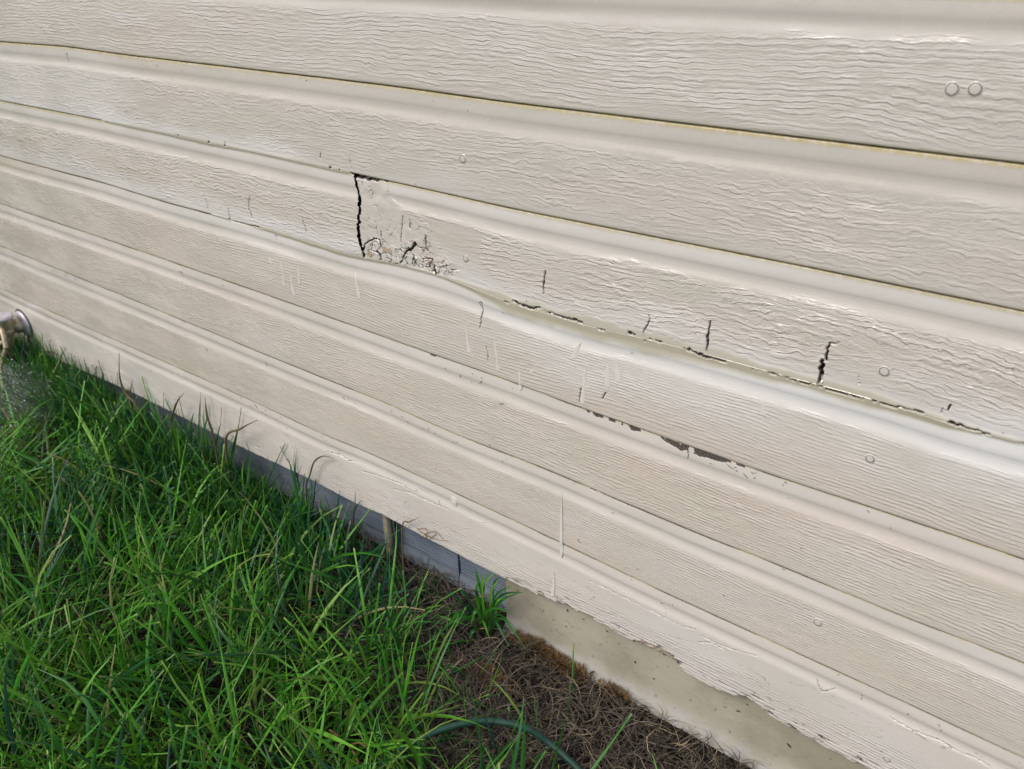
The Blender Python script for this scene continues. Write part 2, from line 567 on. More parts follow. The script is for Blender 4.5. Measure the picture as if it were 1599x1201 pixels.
PEELS = [   # bare dark board where the paint has let go: polygon in pixels, course
    ([(1032, 682), (1050, 689), (1076, 698), (1074, 703), (1062, 703), (1048, 694), (1036, 687)], 4),
    ([(1084, 699), (1110, 709), (1148, 722), (1130, 722), (1113, 718), (1098, 713), (1084, 709)], 4),
    ([(917, 641), (922, 642), (922, 645), (917, 644)], 4),
    ([(924, 643), (942, 649), (942, 653), (930, 650)], 4), ([(950, 652), (962, 657), (960, 660), (951, 656)], 4),
    ([(981, 663), (1002, 671), (1000, 674), (986, 671)], 4), ([(970, 660), (974, 661), (973, 664), (970, 664)], 4),
    ([(1150, 722), (1165, 728), (1163, 730), (1150, 725)], 4),
    ([(955, 775), (975, 783), (985, 787), (983, 790), (970, 784)], 5), ([(985, 786), (1004, 795), (1003, 798), (988, 792)], 5),
    ([(920, 760), (932, 764), (930, 767), (922, 763)], 5),
    ([(663, 547), (682, 554), (680, 557), (664, 550)], 4),
]
TANS = [    # light brown broken fibre along the bottom edge
    ([(982, 1000), (1000, 1001), (1030, 1010), (1052, 1024), (1058, 1040), (1030, 1030), (1000, 1018)], 6),
    ([(838, 922), (846, 924), (856, 938), (842, 938)], 6),
    ([(903, 955), (925, 963), (930, 975), (905, 966)], 6),
]


def crack_world(pts):
    w = np.array([[*on_wall((a, b), 0.001)[[0, 2]], c * px_size((a, b))] for a, b, c in pts])
    # jagged: subdivide and shift
    out = [w[0]]
    for i in range(len(w) - 1):
        L = np.linalg.norm(w[i + 1, :2] - w[i, :2])
        n = max(1, int(L / 0.0022))
        for j in range(1, n + 1):
            p = w[i] + (w[i + 1] - w[i]) * j / n
            if j < n:
                p = p.copy()
                d = (w[i + 1, :2] - w[i, :2]) / (L + 1e-9)
                p[:2] += np.array([-d[1], d[0]]) * rng.normal(0, 0.24) * p[2]
                p[2] *= rng.uniform(0.75, 1.3)
            out.append(p)
    return np.array(out)


CW = [(crack_world(p), k) for p, k in CRACKS]
PW = [(np.array([on_wall(p, 0.002)[[0, 2]] for p in poly]), k) for poly, k in PEELS]
TW = [(np.array([on_wall(p, 0.0)[[0, 2]] for p in poly]), k) for poly, k in TANS]


def in_poly(x, z, poly):
    inside = np.zeros(x.shape, bool)
    n = len(poly)
    for i in range(n):
        x1, z1 = poly[i]; x2, z2 = poly[(i + 1) % n]
        c = ((z1 > z) != (z2 > z)) & (x < (x2 - x1) * (z - z1) / (z2 - z1 + 1e-12) + x1)
        inside ^= c
    return inside


def courses(k):
    return (2, 3) if k == 23 else (k,)


def crack_mask(x, z, course):
    """0..1 inside a crack, plus the raised curl beside it"""
    m = np.zeros(x.shape); lip = np.zeros(x.shape)
    for w, k in CW:
        if course not in courses(k):
            continue
        x0, x1 = w[:, 0].min() - 0.006, w[:, 0].max() + 0.006
        z0, z1 = w[:, 1].min() - 0.006, w[:, 1].max() + 0.006
        sel = (x > x0) & (x < x1) & (z > z0) & (z < z1)
        if not sel.any():
            continue
        xs, zs = x[sel], z[sel]
        best = np.full(xs.shape, 1e9)
        for i in range(len(w) - 1):
            a, b = w[i], w[i + 1]
            d = b[:2] - a[:2]; L2 = d @ d + 1e-12
            t = np.clip(((xs - a[0]) * d[0] + (zs - a[1]) * d[1]) / L2, 0, 1)
            dist = np.hypot(xs - a[0] - t * d[0], zs - a[1] - t * d[1])
            hw = 0.5 * (a[2] + (b[2] - a[2]) * t)
            best = np.minimum(best, dist - hw * 0.88)
        mm = np.clip(0.45 - best / 0.0006, 0, 1) * np.clip(0.35 + np.median(w[:, 2]) / 0.0015, 0.5, 1)
        l = np.exp(-np.clip(best, 0, 1) / 0.0016) * (best < 0.006) * np.clip(np.median(w[:, 2]) / 0.0017 - 0.8, 0, 1)
        m[sel] = np.maximum(m[sel], mm); lip[sel] = np.maximum(lip[sel], l)
    return m, lip


# profile of one course: t down the course, depth behind the face
PT = np.array([-0.06, 0.000, 0.009, 0.013, 0.030, 0.095, 0.125, 0.150, 0.175, 0.205, 0.235, 0.262, 0.285, 0.305, 0.33, 0.60, 0.975, 0.990, 0.997, 1.0])
PY = np.array([6.0, 6.0, 5.6, 1.8, 1.6, 1.1, 1.0, 1.2, 1.9, 2.2, 1.9, 1.2, 0.5, 0.12, 0.0, -0.2, 0.0, 0.15, 0.5, 1.0]) * 1e-3


def caulk_width(x):
    """how far the smeared caulk reaches below the third line, in metres"""
    xs, ws = [], []
    for px, w in [(330, 2), (420, 10), (470, 12), (520, 16), (560, 14), (590, 12), (640, 8), (690, 8), (730, 18), (790, 40), (860, 44), (900, 46), (960, 46),
                  (1020, 50), (1070, 48), (1130, 36), (1180, 40), (1240, 34), (1300, 32), (1360, 36), (1420, 28), (1480, 24), (1540, 12), (1599, 10)]:
        yy = np.interp(px, [p[0] for p in EDGE_PX[3]], [p[1] for p in EDGE_PX[3]])
        xs.append(on_wall((px, yy))[0]); ws.append(0.62 * w * px_size((px, yy)))
    return np.interp(x, xs, ws, left=0, right=0)


def caulk_width2(x):
    xs, ws = [], []
    for px, w in [(155, 0), (170, 6), (200, 9), (250, 8), (300, 12), (345, 14), (370, 8), (420, 8), (480, 12), (540, 12), (548, 0)]:
        yy = np.interp(px, [p[0] for p in EDGE_PX[2]], [p[1] for p in EDGE_PX[2]])
        xs.append(on_wall((px, yy))[0]); ws.append(0.55 * w * px_size((px, yy)))
    return np.interp(x, xs, ws, left=0, right=0)


SURF = {}


def board(course, x0, x1, detail, spacing, grain_amp, seed, parent, jag0=None, jag1=None):
    zt, zb = EDGE[course], EDGE[course + 1]
    if detail:
        dx0, row = 0.004, 0.0008
    else:
        dx0, row = 0.012, 0.0022
    # columns: coarse everywhere, fine across cracks
    fine = np.zeros(int((x1 - x0) / 0.0007) + 2, bool)
    fx = x0 + np.arange(len(fine)) * 0.0007
    if detail:
        for w, k in CW:
            if course in courses(k):
                fine |= (fx > w[:, 0].min() - 0.003) & (fx < w[:, 0].max() + 0.003)
        for w, k in PW + TW:
            if course == k:
                fine |= (fx > w[:, 0].min() - 0.003) & (fx < w[:, 0].max() + 0.003)
    keep = fine | (np.arange(len(fine)) % max(1, int((0.0016 if course == 6 else dx0) / 0.0007)) == 0)
    keep[0] = keep[-1] = True
    xs = fx[keep]
    xs[-1] = x1
    ts = np.concatenate([PT[:5], np.arange(0.045, 0.96, row / S), PT[-4:]])
    if not detail:
        ts = np.concatenate([PT[:5], np.linspace(0.045, 0.34, 22), np.linspace(0.36, 0.96, 18), PT[-4:]])
    ts = np.unique(ts)
    X, T = np.meshgrid(xs, ts)
    u = (X - x0) / (x1 - x0)
    ZT, ZB = zt(X), zb(X)
    if course == 6:                    # the decayed bottom edge only eats the lowest part of the board
        ref = EDGE[6](X) - S
        low = ZB
        Z = np.where(T < 0.45, ZT + T * (ref - ZT), 0)
        zm = ZT + 0.45 * (ref - ZT)
        Z = np.where(T >= 0.45, zm + (T - 0.45) / 0.55 * (low + 0.0016 * (fbm(X * 160, T * 0 + 3, 5) - 0.5) * (1 + 2 * (X > -0.52)) - zm), Z)
    else:
        Z = ZT + T * (ZB - ZT)
    if jag1 is not None:
        X = np.where(u > 0.9, X + (u - 0.9) / 0.1 * (jag1(Z) - x1), X)
    if jag0 is not None:
        X = np.where(u < 0.1, X + (0.1 - u) / 0.1 * (jag0(Z) - x0), X)
    Y = np.interp(T, PT, PY)
    flat = {-1: 0.6, 0: 0.6, 1: 0.62, 2: 0.85}.get(course, 0.9)
    Y = np.where((T > 0.02) & (T < 0.33), Y * flat, Y)
    # weathered, slightly wavy boards
    Y += 0.0016 * (fbm(X * 3.1 + seed, T * 0.7, seed) - 0.5) * sstep(0.0, 0.3, T)
    Y += 0.0005 * (fbm(X * 14 + seed, Z * 40, seed + 3) - 0.5)
    wob = 0.30 + 0.10 * (fbm(X * 11, T * 0 + seed, seed + 9) - 0.5) + 0.05 * (fbm(X * 60, T * 0 + seed, seed + 2) - 0.5)
    grain = sstep(-0.025, 0.025, T - wob) * grain_amp
    grain = grain * (1 - 0.6 * sstep(0.90, 0.99, T))
    expose = np.zeros(X.shape); fresh_sheen = np.zeros(X.shape); mil = np.zeros(X.shape); caulk = np.zeros(X.shape)
    # algae and grime in the joint, plus the slot's shade painted in dark
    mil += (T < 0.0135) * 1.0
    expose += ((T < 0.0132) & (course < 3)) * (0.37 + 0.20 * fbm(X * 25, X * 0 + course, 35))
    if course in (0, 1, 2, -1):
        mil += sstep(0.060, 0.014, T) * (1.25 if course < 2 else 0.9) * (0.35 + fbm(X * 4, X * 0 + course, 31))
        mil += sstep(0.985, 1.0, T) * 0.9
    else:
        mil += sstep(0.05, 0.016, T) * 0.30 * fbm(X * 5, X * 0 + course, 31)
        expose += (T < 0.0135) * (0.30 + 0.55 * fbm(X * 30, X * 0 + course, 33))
    if course == 6:
        grain = grain_amp * (0.10 + 1.0 * sstep(0.50, 0.72, T + 0.14 * (fbm(X * 6, T * 2, 77) - 0.5))) * (T > 0.3)
    if course == -1:
        pass
    # fresh, whiter touch-up paint round the repairs, and the coves' sky sheen painted in
    if course == 2:
        fresh_sheen += sstep(0.55, 1.05, T + 0.5 * (fbm(X * 9, T * 3, 41) - 0.5)) * 0.75
        fresh_sheen += sstep(0.36, 0.0, T) * 0.55
    if course == 3:
        fresh_sheen += sstep(0.36, 0.12, T + 0.16 * (fbm(X * 10, T * 3, 43) - 0.5)) * 0.6 * sstep(-1.75, -1.2, X)
        fresh_sheen += 0.5 * sstep(-0.62, -0.45, X) * sstep(0.9, 0.3, T + 0.6 * (fbm(X * 12, T * 3, 45) - 0.5))
    if course == 1:
        fresh_sheen += sstep(0.78, 1.0, T + 0.35 * (fbm(X * 9, T * 3, 47) - 0.5)) * 0.7 * sstep(-0.45, -0.7, X)
        fresh_sheen += 0.4 * sstep(-1.05, -1.35, X)
    if course in (4, 5):
        fresh_sheen += sstep(0.40, 0.12, T + 0.15 * (fbm(X * 8, T * 3, 49) - 0.5)) * 0.35
    if course == 6:
        fresh_sheen += 0.30
    # filler patch right of the joint
    if course == 2:
        pat = np.array([on_wall(p)[[0, 2]] for p in [(556, 276), (602, 284), (606, 305), (628, 330), (655, 345), (690, 395), (722, 425), (690, 432), (600, 410), (566, 395)]])
        ip = 0
        for ox, oz in ((0, 0), (.002, 0), (-.002, 0), (0, .002), (0, -.002), (.0035, .002), (-.0035, -.002), (.003, -.003), (-.003, .003)):
            ip = ip + in_poly(X + ox + 0.010 * (fbm(X * 70, Z * 70, 51) - 0.5), Z + oz + 0.010 * (fbm(X * 70, Z * 70, 53) - 0.5), pat) / 9.0
        grain = grain * (1 - 0.9 * ip)
        Y = Y * (1 - 0.55 * ip) + ip * (-0.0002 + 0.0016 * (fbm(X * 70, Z * 70, 55) - 0.5))
        fresh_sheen = fresh_sheen * (1 - ip) + ip * 0.15
        # crazed filler: coarse lumps along the foot, hairline crazing above
        hard = ip > 0.5
        zone = np.array([on_wall(p)[[0, 2]] for p in [(564, 388), (572, 374), (590, 369), (602, 378), (622, 388), (640, 376), (656, 372), (672, 380), (686, 403), (722, 420), (700, 430), (660, 420), (610, 410), (566, 398)]])
        lump = in_poly(X, Z, zone) & (X > XJ - 0.02)
        sel = hard | lump
        px_, pz_ = X[sel], Z[sel]
        for cell, mask, thr, ev in ((0.0062, lump[sel], 0.00042, 0.62), (0.0100, (hard & ~lump)[sel], 0.00030, 0.43)):
            gx, gz = np.floor(px_ / cell), np.floor(pz_ / (cell * 1.25))
            f1 = np.full(px_.shape, 9.0); f2 = f1.copy(); idv = np.zeros(px_.shape)
            for ix in (-1, 0, 1):
                for iz in (-1, 0, 1):
                    hx, hz = hash2(gx + ix, gz + iz, 201), hash2(gx + ix, gz + iz, 203)
                    d = np.hypot(px_ - (gx + ix + hx) * cell, pz_ - (gz + iz + hz) * cell * 1.25)
                    near_ = d < f1
                    f2 = np.where(near_, f1, np.minimum(f2, d)); idv = np.where(near_, hash2(gx + ix, gz + iz, 205), idv); f1 = np.minimum(f1, d)
            gate = fbm(px_ * 120, pz_ * 120, 207) > (0.45 if cell < 0.008 else 0.58)
            line = mask & gate & (f2 - f1 < thr * (0.5 + 1.2 * fbm(px_ * 200, pz_ * 200, 209)))
            e_ = expose[sel]; y_ = Y[sel]
            e_ = np.where(line, ev, e_)
            y_ = np.where(line, y_ + 0.0012, y_ - mask * (0.0016 if cell < 0.008 else 0.0003) * (idv - 0.3))
            if cell < 0.008:
                e_ = np.where(mask & ~line & (idv > 0.88), -1.0, e_)
            expose[sel] = e_; Y[sel] = y_
        sm = np.array([on_wall(p)[[0, 2]] for p in [(655, 335), (760, 365), (745, 400), (790, 455), (720, 425), (690, 390)]])
        ismooth = in_poly(X + 0.012 * (fbm(X * 50, Z * 50, 57) - 0.5), Z, sm).astype(float)
        grain = grain * (1 - 0.7 * ismooth)
        blank = sstep(0.80, 0.97, T) * sstep(0.35, 0.6, fbm(X * 12, Z * 20, 59))
        grain = grain * (1 - 0.8 * blank)
    # smears of caulk filling the joint
    if course in (2, 3):
        W = (caulk_width(X) if course == 3 else caulk_width2(X))
        D = (ZT - Z)
        W = W * (0.8 + 0.4 * fbm(X * 45, X * 0, 61))
        W = np.where(W < 0.0006, 0, W)
        f = sstep(1.0, 0.55, D / np.maximum(W, 1e-5)) * (W > 0)
        Yc = -0.0002 + 0.0022 * np.clip(D / np.maximum(W, 1e-5), 0, 1)
        Y = np.where((f > 0) & (D > 0), Y + f * (np.minimum(Yc, Y) - Y), Y)
        mil = np.where((W > 0) & (T < 0.2), mil * 0.5 * (1 - f) + f * 0.06, mil)
        grain = grain * (1 - f)
        caulk = np.maximum(caulk, f * (T < 0.5))
        expose = expose * (1 - f)
    if course in (1, 2):               # the same caulk wiped over the edge above the joint
        W = 0.55 * (caulk_width(X) if course == 2 else caulk_width2(X)) * (0.5 + 1.0 * fbm(X * 38, X * 0, 62))
        f = sstep(1.0, 0.5, (Z - ZB) / np.maximum(W, 1e-5)) * (W > 0.0006)
        Y = np.where(f > 0, Y + f * (-0.0003 - Y), Y)
        grain = grain * (1 - f); mil = mil * (1 - f)
        caulk = np.maximum(caulk, 0.85 * f * (T > 0.5))
    if detail:
        m, lip = crack_mask(X, Z, course)
        Y = Y - 0.0006 * lip * (1 - m) + m ** 3 * 0.0065
        expose += m * 2.0 * (m > 0.9) + np.where(m <= 0.9, m * 0.75, 0)
        mil = mil * (1 - m)
        for poly, k in PW:
            if k == course:
                ip = in_poly(X + 0.0016 * (fbm(X * 400, Z * 400, 63) - 0.5), Z + 0.0022 * (fbm(X * 400, Z * 400, 65) - 0.5), poly)
                expose = np.where(ip, np.maximum(expose, 1.0), expose)
                Y = np.where(ip, Y + 0.0007 + 0.0006 * fbm(X * 700, Z * 700, 67), Y)
        for poly, k in TW:
            if k == course:
                ip = in_poly(X + 0.003 * (fbm(X * 250, Z * 250, 63) - 0.5), Z + 0.003 * (fbm(X * 250, Z * 250, 65) - 0.5), poly)
                expose = np.where(ip, -1.0, expose)
                Y = np.where(ip, Y + 0.0016 + 0.003 * fbm(X * 220, Z * 300, 67), Y)
    if course == 6:
        # flaking, split paint along the lower edge on the right
        fl = fbm(X * 70, Z * 420, 71, 3)
        zone = sstep(0.78, 0.97, T) * sstep(-0.62, -0.40, X)
        split = (fl > 0.655) & (zone > 0.3)
        expose = np.where(split, np.where(X > -0.30, 0.56, 0.46), expose)
        Y = np.where(split, Y + 0.0006, Y - 0.0005 * zone * fl)
        sp2 = (np.abs(fbm(X * 9, Z * 55, 73, 3) - 0.5) < 0.006) & (T > 0.2) & (T < 0.93)
        expose = np.where(sp2 & (expose < 0.4), 0.42, expose)
    nr, nc = X.shape
    V = np.stack([X, Y, Z], -1).reshape(-1, 3)
    F = grid_faces(nr, nc)
    guv = np.stack([X.ravel() + seed * 3.7, np.zeros(X.size), Z.ravel() + seed * 1.3], -1)
    # underside of the lower edge and the two ends
    def strip(Vs, idx_attr, dy):
        return np.stack([Vs[:, 0], np.full(len(Vs), dy), Vs[:, 2]], -1)
    attrs = dict(guv=guv, grain=grain.ravel(), expose=expose.ravel(), fresh_sheen=np.clip(fresh_sheen, 0, 1).ravel(), mildew=np.clip(mil, 0, 1).ravel(), caulk=np.clip(caulk, 0, 1).ravel(), wav=np.full(X.size, {0: 0.6, 1: 1.05, 2: 1.0, 3: 0.45, 4: 0.65, 5: 0.40, 6: 0.35}.get(course, 0.8)), tone=np.full(X.size, {-1: 0.85, 0: 0.75, 1: 0.6, 2: 0.35, 3: 0.1}.get(course, 0.0 if course > 0 else 0.85)) * (0.55 + 0.45 * sstep(-1.2, -0.4, X.ravel())), spacing=np.full(X.size, spacing))
    base = len(V)
    G = V.reshape(nr, nc, 3)
    rows = [(np.arange(nc) + (nr - 1) * nc, 0.010), (np.arange(nr) * nc, 0.010), (np.arange(nr) * nc + nc - 1, 0.010)]
    allV, allF = [V], [F]
    src = [np.arange(len(V))]
    for ids, dy in rows:
        b = sum(len(a) for a in allV)
        # duplicate the rim so that the arris stays crisp
        allV.append(V[ids]); src.append(ids)
        vv = V[ids].copy(); vv[:, 1] = dy
        allV.append(vv); src.append(ids)
        n = len(ids)
        i = np.arange(n - 1)
        allF.append(np.stack([b + i, b + n + i, b + n + i + 1, b + i + 1], 1))
    src = np.concatenate(src)
    attrs = {k: v[src] for k, v in attrs.items()}
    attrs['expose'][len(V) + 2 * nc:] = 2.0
    me = mesh_np('siding_board', np.concatenate(allV), np.concatenate(allF), attrs)
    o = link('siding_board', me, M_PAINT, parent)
    SURF[o.name] = V
    return o


wall = empty('house_wall', (0, 0, 0), 'cream painted house wall of wood grain lap siding with cracked, peeling joints', 'wall')
X0, X1 = -3.4, 1.2
joint_px = [(551, 268), (559, 297), (562, 325), (560, 350), (561, 365), (567, 394), (569, 402)]
jw = np.array([on_wall(p)[[0, 2]] for p in joint_px])
jx = lambda z: np.interp(z, jw[::-1, 1], jw[::-1, 0])
jn = lambda z: 0.0042 * (fbm(z * 190, z * 0, 83, 2) - 0.5) + 0.0022 * (vnoise(z * 900, z * 0, 84) - 0.5)
XJ = float(jx(GROUND - 2.5 * S))
boards = {}
SPEC = {-1: (0.0050, 0.9), 0: (0.0048, 0.72), 1: (0.0056, 0.68), 2: (0.0056, 1.1), 3: (0.0040, 0.75), 4: (0.0040, 0.85), 5: (0.0034, 0.75), 6: (0.0045, 0.85)}
for k in range(-9, 7):
    sp, am = SPEC.get(k, (0.005, 1.0))
    if k == 2:
        boards['2l'] = board(2, X0, XJ, True, sp, am, 2, wall, jag1=lambda z: jx(z) - 0.0023 + jn(z))
        boards[2] = board(2, XJ, X1, True, sp, am, 12, wall, jag0=lambda z: jx(z) + 0.0024 + 0.7 * jn(z) + 0.0022 * (vnoise(z * 800, z * 0 + 3, 85) - 0.5) + 0.0014 * (vnoise(z * 110, z * 0 + 3, 86) - 0.5))
    else:
        boards[k] = board(k, X0, X1, 1 <= k <= 6, sp, am, k if k > 0 else 20 + k, wall)
boards[2]['label'] = 'rotten board with open cracks, filler and smeared caulk'
boards[6]['label'] = 'lowest board with a ragged, flaking bottom edge'

# building paper behind the boards
me = mesh_np('sheathing', [(X0, 0.0105, GROUND - 7 * S + 0.012), (X1, 0.0105, GROUND - 7 * S + 0.012), (X1, 0.0105, GROUND + 9 * S), (X0, 0.0105, GROUND + 9 * S)], [(0, 1, 2, 3)], smooth=False)
link('sheathing', me, M_CAULK_DARK, wall)

# nail heads set under the paint, each in its board
NAILS = [((1487, 139), 0, 0.0042), ((1523, 139), 0, 0.0042), ((1381, 580), 2, 0.0040), ((1359, 716), 3, 0.0036), ((1277, 972), 5, 0.0040), ((723, 248), 1, 0.0040),
         ((727, 404), 2, 0.0036), ((1385, 1185), 6, 0.0034)]
nv, nf = lathe([(0.0, 0.0004), (0.7, 0.0004), (0.86, 0.00035), (0.91, 0.0001), (1.0, 0.0001), (1.05, 0.00035), (1.12, 0.00025), (1.35, -0.0006)], 26)


def attr_const(n, **kw):
    d = dict(guv=np.zeros((n, 3)), grain=np.zeros(n), expose=np.zeros(n), fresh_sheen=np.full(n, 0.15), mildew=np.zeros(n), caulk=np.zeros(n), tone=np.full(n, 0.4), wav=np.zeros(n), spacing=np.full(n, 0.005))
    d.update({k: np.asarray(v, float) for k, v in kw.items()})
    return d


for (px, k, r) in NAILS:
    p = on_wall(px, 0.0)
    sv = SURF[boards[k].name]
    ys = sv[np.argmin((sv[:, 0] - p[0]) ** 2 + (sv[:, 2] - p[2]) ** 2), 1]
    v = nv.copy(); v[:, :2] *= r
    v = np.stack([p[0] + v[:, 0], ys - 0.0002 - v[:, 2], p[2] + v[:, 1]], -1)
    ring = np.repeat(np.array([0, 0, 0, 1.0, 1.0, 0, 0, 0]), 26) * (0.55 + 0.45 * np.tile(vnoise(np.arange(26) * 0.45, np.zeros(26) + k, 91), 8) * 1.3)
    me = mesh_np('nail_head', v, nf[:, ::-1], attr_const(len(v), expose=ring * 0.95, guv=np.stack([v[:, 0] + 2 * k, v[:, 1], v[:, 2]], -1)))
    link('nail_head', me, M_PAINT, boards[k])

# runs of white paint
DRIPS = [([(437, 402), (441, 425), (445, 449)], 3, 3.5), ([(452, 422), (456, 442), (460, 463)], 3, 4), ([(465, 412), (467, 430), (468, 445)], 3, 3), ([(420, 400), (424, 412)], 3, 4),
         ([(552, 415), (557, 440), (562, 468)], 3, 4), ([(728, 515), (733, 552)], 3, 5), ([(772, 525), (776, 560), (778, 580)], 3, 5), ([(845, 562), (835, 572), (829, 583)], 3, 5),
         ([(916, 568), (912, 600), (909, 632)], 3, 6), ([(949, 568), (949, 606)], 3, 7), ([(963, 566), (966, 597)], 3, 7), ([(811, 572), (812, 610)], 3, 5),
         ([(704, 738), (707, 765), (709, 798)], 6, 9), ([(877, 770), (877, 815), (876, 872)], 5, 4), ([(866, 893), (863, 932)], 6, 4), ([(1190, 620), (1193, 650)], 3, 6),
         ([(905, 535), (895, 560)], 3, 7)]
for pts, k, w in DRIPS:
    c = catmull([on_wall(p) for p in pts], 14) if len(pts) > 2 else np.linspace(on_wall(pts[0]), on_wall(pts[1]), 24)
    n = len(c)
    s = np.linspace(0, 1, n)
    wid = w * px_size(pts[0]) * 0.66 * (0.55 + 0.5 * s + 0.4 * (vnoise(s * 6, s * 0 + w, int(w * 9)) - 0.5)) * np.sqrt(np.clip(1.001 - (np.clip(s - 0.90, 0, 1) / 0.10) ** 2, 0.001, 1)) * np.clip(s * 3 + 0.15, 0, 1)
    th = np.array([-1, -0.6, 0, 0.6, 1])
    hgt = 0.00024 * (1 - th ** 2)
    v = np.stack([c[:, None, 0] + wid[:, None] * th[None], -0.00045 - hgt[None] * (0.7 + 0.6 * s[:, None]) + 0 * c[:, None, 0], c[:, None, 2] + 0 * th[None]], -1).reshape(-1, 3)
    tt = (GROUND - k * S - v[:, 2]) / S
    v[:, 1] += np.interp(tt, PT, PY)
    me = mesh_np('paint_drip', v, grid_faces(n, 5))
    link('paint_drip', me, M_DRIP, boards[k])

# little dark specks and splinters stuck to the paint, mostly beside the joints
parts = []
cl = [(rng.uniform(-1.9, 0.08), int(rng.choice([1, 2, 3, 4, 5, 6, 7], p=[.1, .08, .10, .16, .20, .22, .14]))) for _ in range(34)]
for i in range(190):
    cx, k = cl[int(34 * rng.random() ** 1.6)]
    x = cx + rng.normal(0, 0.05)
    t = abs(rng.normal(0, 0.09)) if rng.random() < 0.75 else rng.uniform(0, 1)
    if k == 7:
        kk, t = 6, 1 - 0.18 * rng.random()
        z = float(EDGE[7](x)) + 0.002 + 0.014 * rng.random()
    else:
        kk = k
        t = 0.03 + t
        z = float(EDGE[k](x)) - t * S
    y = float(np.interp(t, PT, PY)) - 0.0009
    L = rng.uniform(0.0004, 0.0016) * (1 if rng.random() < 0.88 else 3)
    a = rng.normal(-0.15, 0.5) if rng.random() < 0.7 else rng.uniform(0, 3.1)
    w = rng.uniform(0.00018, 0.0004)
    bend = rng.normal(0, 0.3) * L
    q = np.array([[-L, 0], [0, bend], [L, 0]]) @ np.array([[math.cos(a), math.sin(a)], [-math.sin(a), math.cos(a)]])
    nrm = np.array([-math.sin(a), math.cos(a)]) * w
    vv = []
    for j, (qx, qz) in enumerate(q):
        ww = nrm * (0.35 if j != 1 else 1)
        vv += [(x + qx - ww[0], y, z + qz - ww[1]), (x + qx, y - 0.0005, z + qz), (x + qx + ww[0], y, z + qz + ww[1])]
    parts.append((np.array(vv), np.array([(0, 1, 4, 3), (1, 2, 5, 4), (3, 4, 7, 6), (4, 5, 8, 7)])))
v, f = merge(parts)
o = link('dirt_specks', mesh_np('dirt_specks', v, f), M_FLECK, wall)
o['kind'] = 'stuff'

# ------------------------------------------------------------------ foundation
M_CONC = concrete_material('tan_concrete', (0.285, 0.264, 0.200), (0.37, 0.346, 0.278))
M_CONC_B = concrete_material('shaded_grey_concrete', (0.100, 0.128, 0.170), (0.150, 0.182, 0.230), 0.2)  # blue-grey darkened to put the sky-lit shade under the siding into its colour
M_WOOD = simple('stained_wood', (0.20, 0.175, 0.125), 0.8, var=0.4, scale=40, bump=0.001)
XF = on_wall((790, 930), 0.02)[0]          # where the smooth concrete begins


def slab(name, x0, x1, prof, mat, parent, nx=60, seed=0, amp=0.0012):
    """prof: list of (y, z) from top to foot"""
    xs = np.linspace(x0, x1, nx)
    p = np.array(prof)
    X = np.repeat(xs[None], len(p), 0)
    Y = np.repeat(p[:, 0, None], nx, 1) + amp * (fbm(X * 20, p[:, 1, None] * 60 + X * 0, seed) - 0.5)
    Z = np.repeat(p[:, 1, None], nx, 1) + 0 * X
    V = np.stack([X, Y, Z], -1).reshape(-1, 3)
    F = grid_faces(len(p), nx)
    b = len(V)
    cap = []
    allV, allF = [V], [F]
    for ids in (np.arange(len(p)) * nx, np.arange(len(p)) * nx + nx - 1):
        vv = V[ids].copy(); v2 = vv.copy(); v2[:, 1] = 0.12
        base = sum(len(a) for a in allV)
        allV += [vv, v2]; n = len(ids); i = np.arange(n - 1)
        allF.append(np.stack([base + i, base + n + i, base + n + i + 1, base + i + 1], 1))
    return link(name, mesh_np(name, np.concatenate(allV), np.concatenate(allF)), mat, parent)


prof = [(0.12, 0.135), (0.021, 0.135)] + [(0.021, z) for z in np.linspace(0.128, 0.03, 10)] + [(0.0195, 0.020), (0.016, 0.011), (0.010, 0.004), (0.005, -0.02)]
slab('foundation', XF, X1, prof, M_CONC, wall, 160, 3, 0.0025)
# left of it the form boards left ribs in the concrete: one panel per board width
edges_px = [455, 530, 606, 657, 706, 792]
xe = [on_wall((p, np.interp(p, [a for a, b in EDGE_PX[7]], [b for a, b in EDGE_PX[7]]) + 30), 0.03)[0] for p in edges_px]
xe[-1] = XF - 0.001
xe = [X0, -2.6, -1.9, -1.5, -1.2] + xe
for i in range(len(xe) - 1):
    off = [0.0, 0.003, 0.001, 0.004][i % 4]
    pr = [(0.12, 0.135), (0.046 + off, 0.135)]
    zz = 0.132
    ribbed = i % 2 == 1 or i >= 6
    while zz > 0.03:
        d = (0.0006 + 0.0004 * ((i * 7 + int(zz * 1000)) % 3)) if ribbed else 0.0004
        pr += [(0.046 + off, zz), (0.046 + off - d, zz - 0.0012), (0.046 + off - d, zz - 0.0034), (0.046 + off, zz - 0.0044)]
        zz -= 0.0056
    pr += [(0.045, 0.020), (0.042, 0.006), (0.040, -0.02)]
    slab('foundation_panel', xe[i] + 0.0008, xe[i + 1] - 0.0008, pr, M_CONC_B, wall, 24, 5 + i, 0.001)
# short wooden stake left standing against the concrete
sx = on_wall((607, 835), 0.03)[0]
vv = np.array([(sx - .006, .026, -.01), (sx + .007, .024, -.01), (sx + .007, .036, -.01), (sx - .006, .036, -.01),
               (sx - .007, .027, .121), (sx + .005, .025, .124), (sx + .005, .036, .124), (sx - .007, .036, .121)])
ff = np.array([(0, 1, 5, 4), (1, 2, 6, 5), (2, 3, 7, 6), (3, 0, 4, 7), (4, 5, 6, 7)])
st = link('wooden_stake', mesh_np('wooden_stake', vv, ff, smooth=False), M_WOOD)
tag(st, 'short brown wooden stake standing against the blue grey concrete under the siding', 'stake')

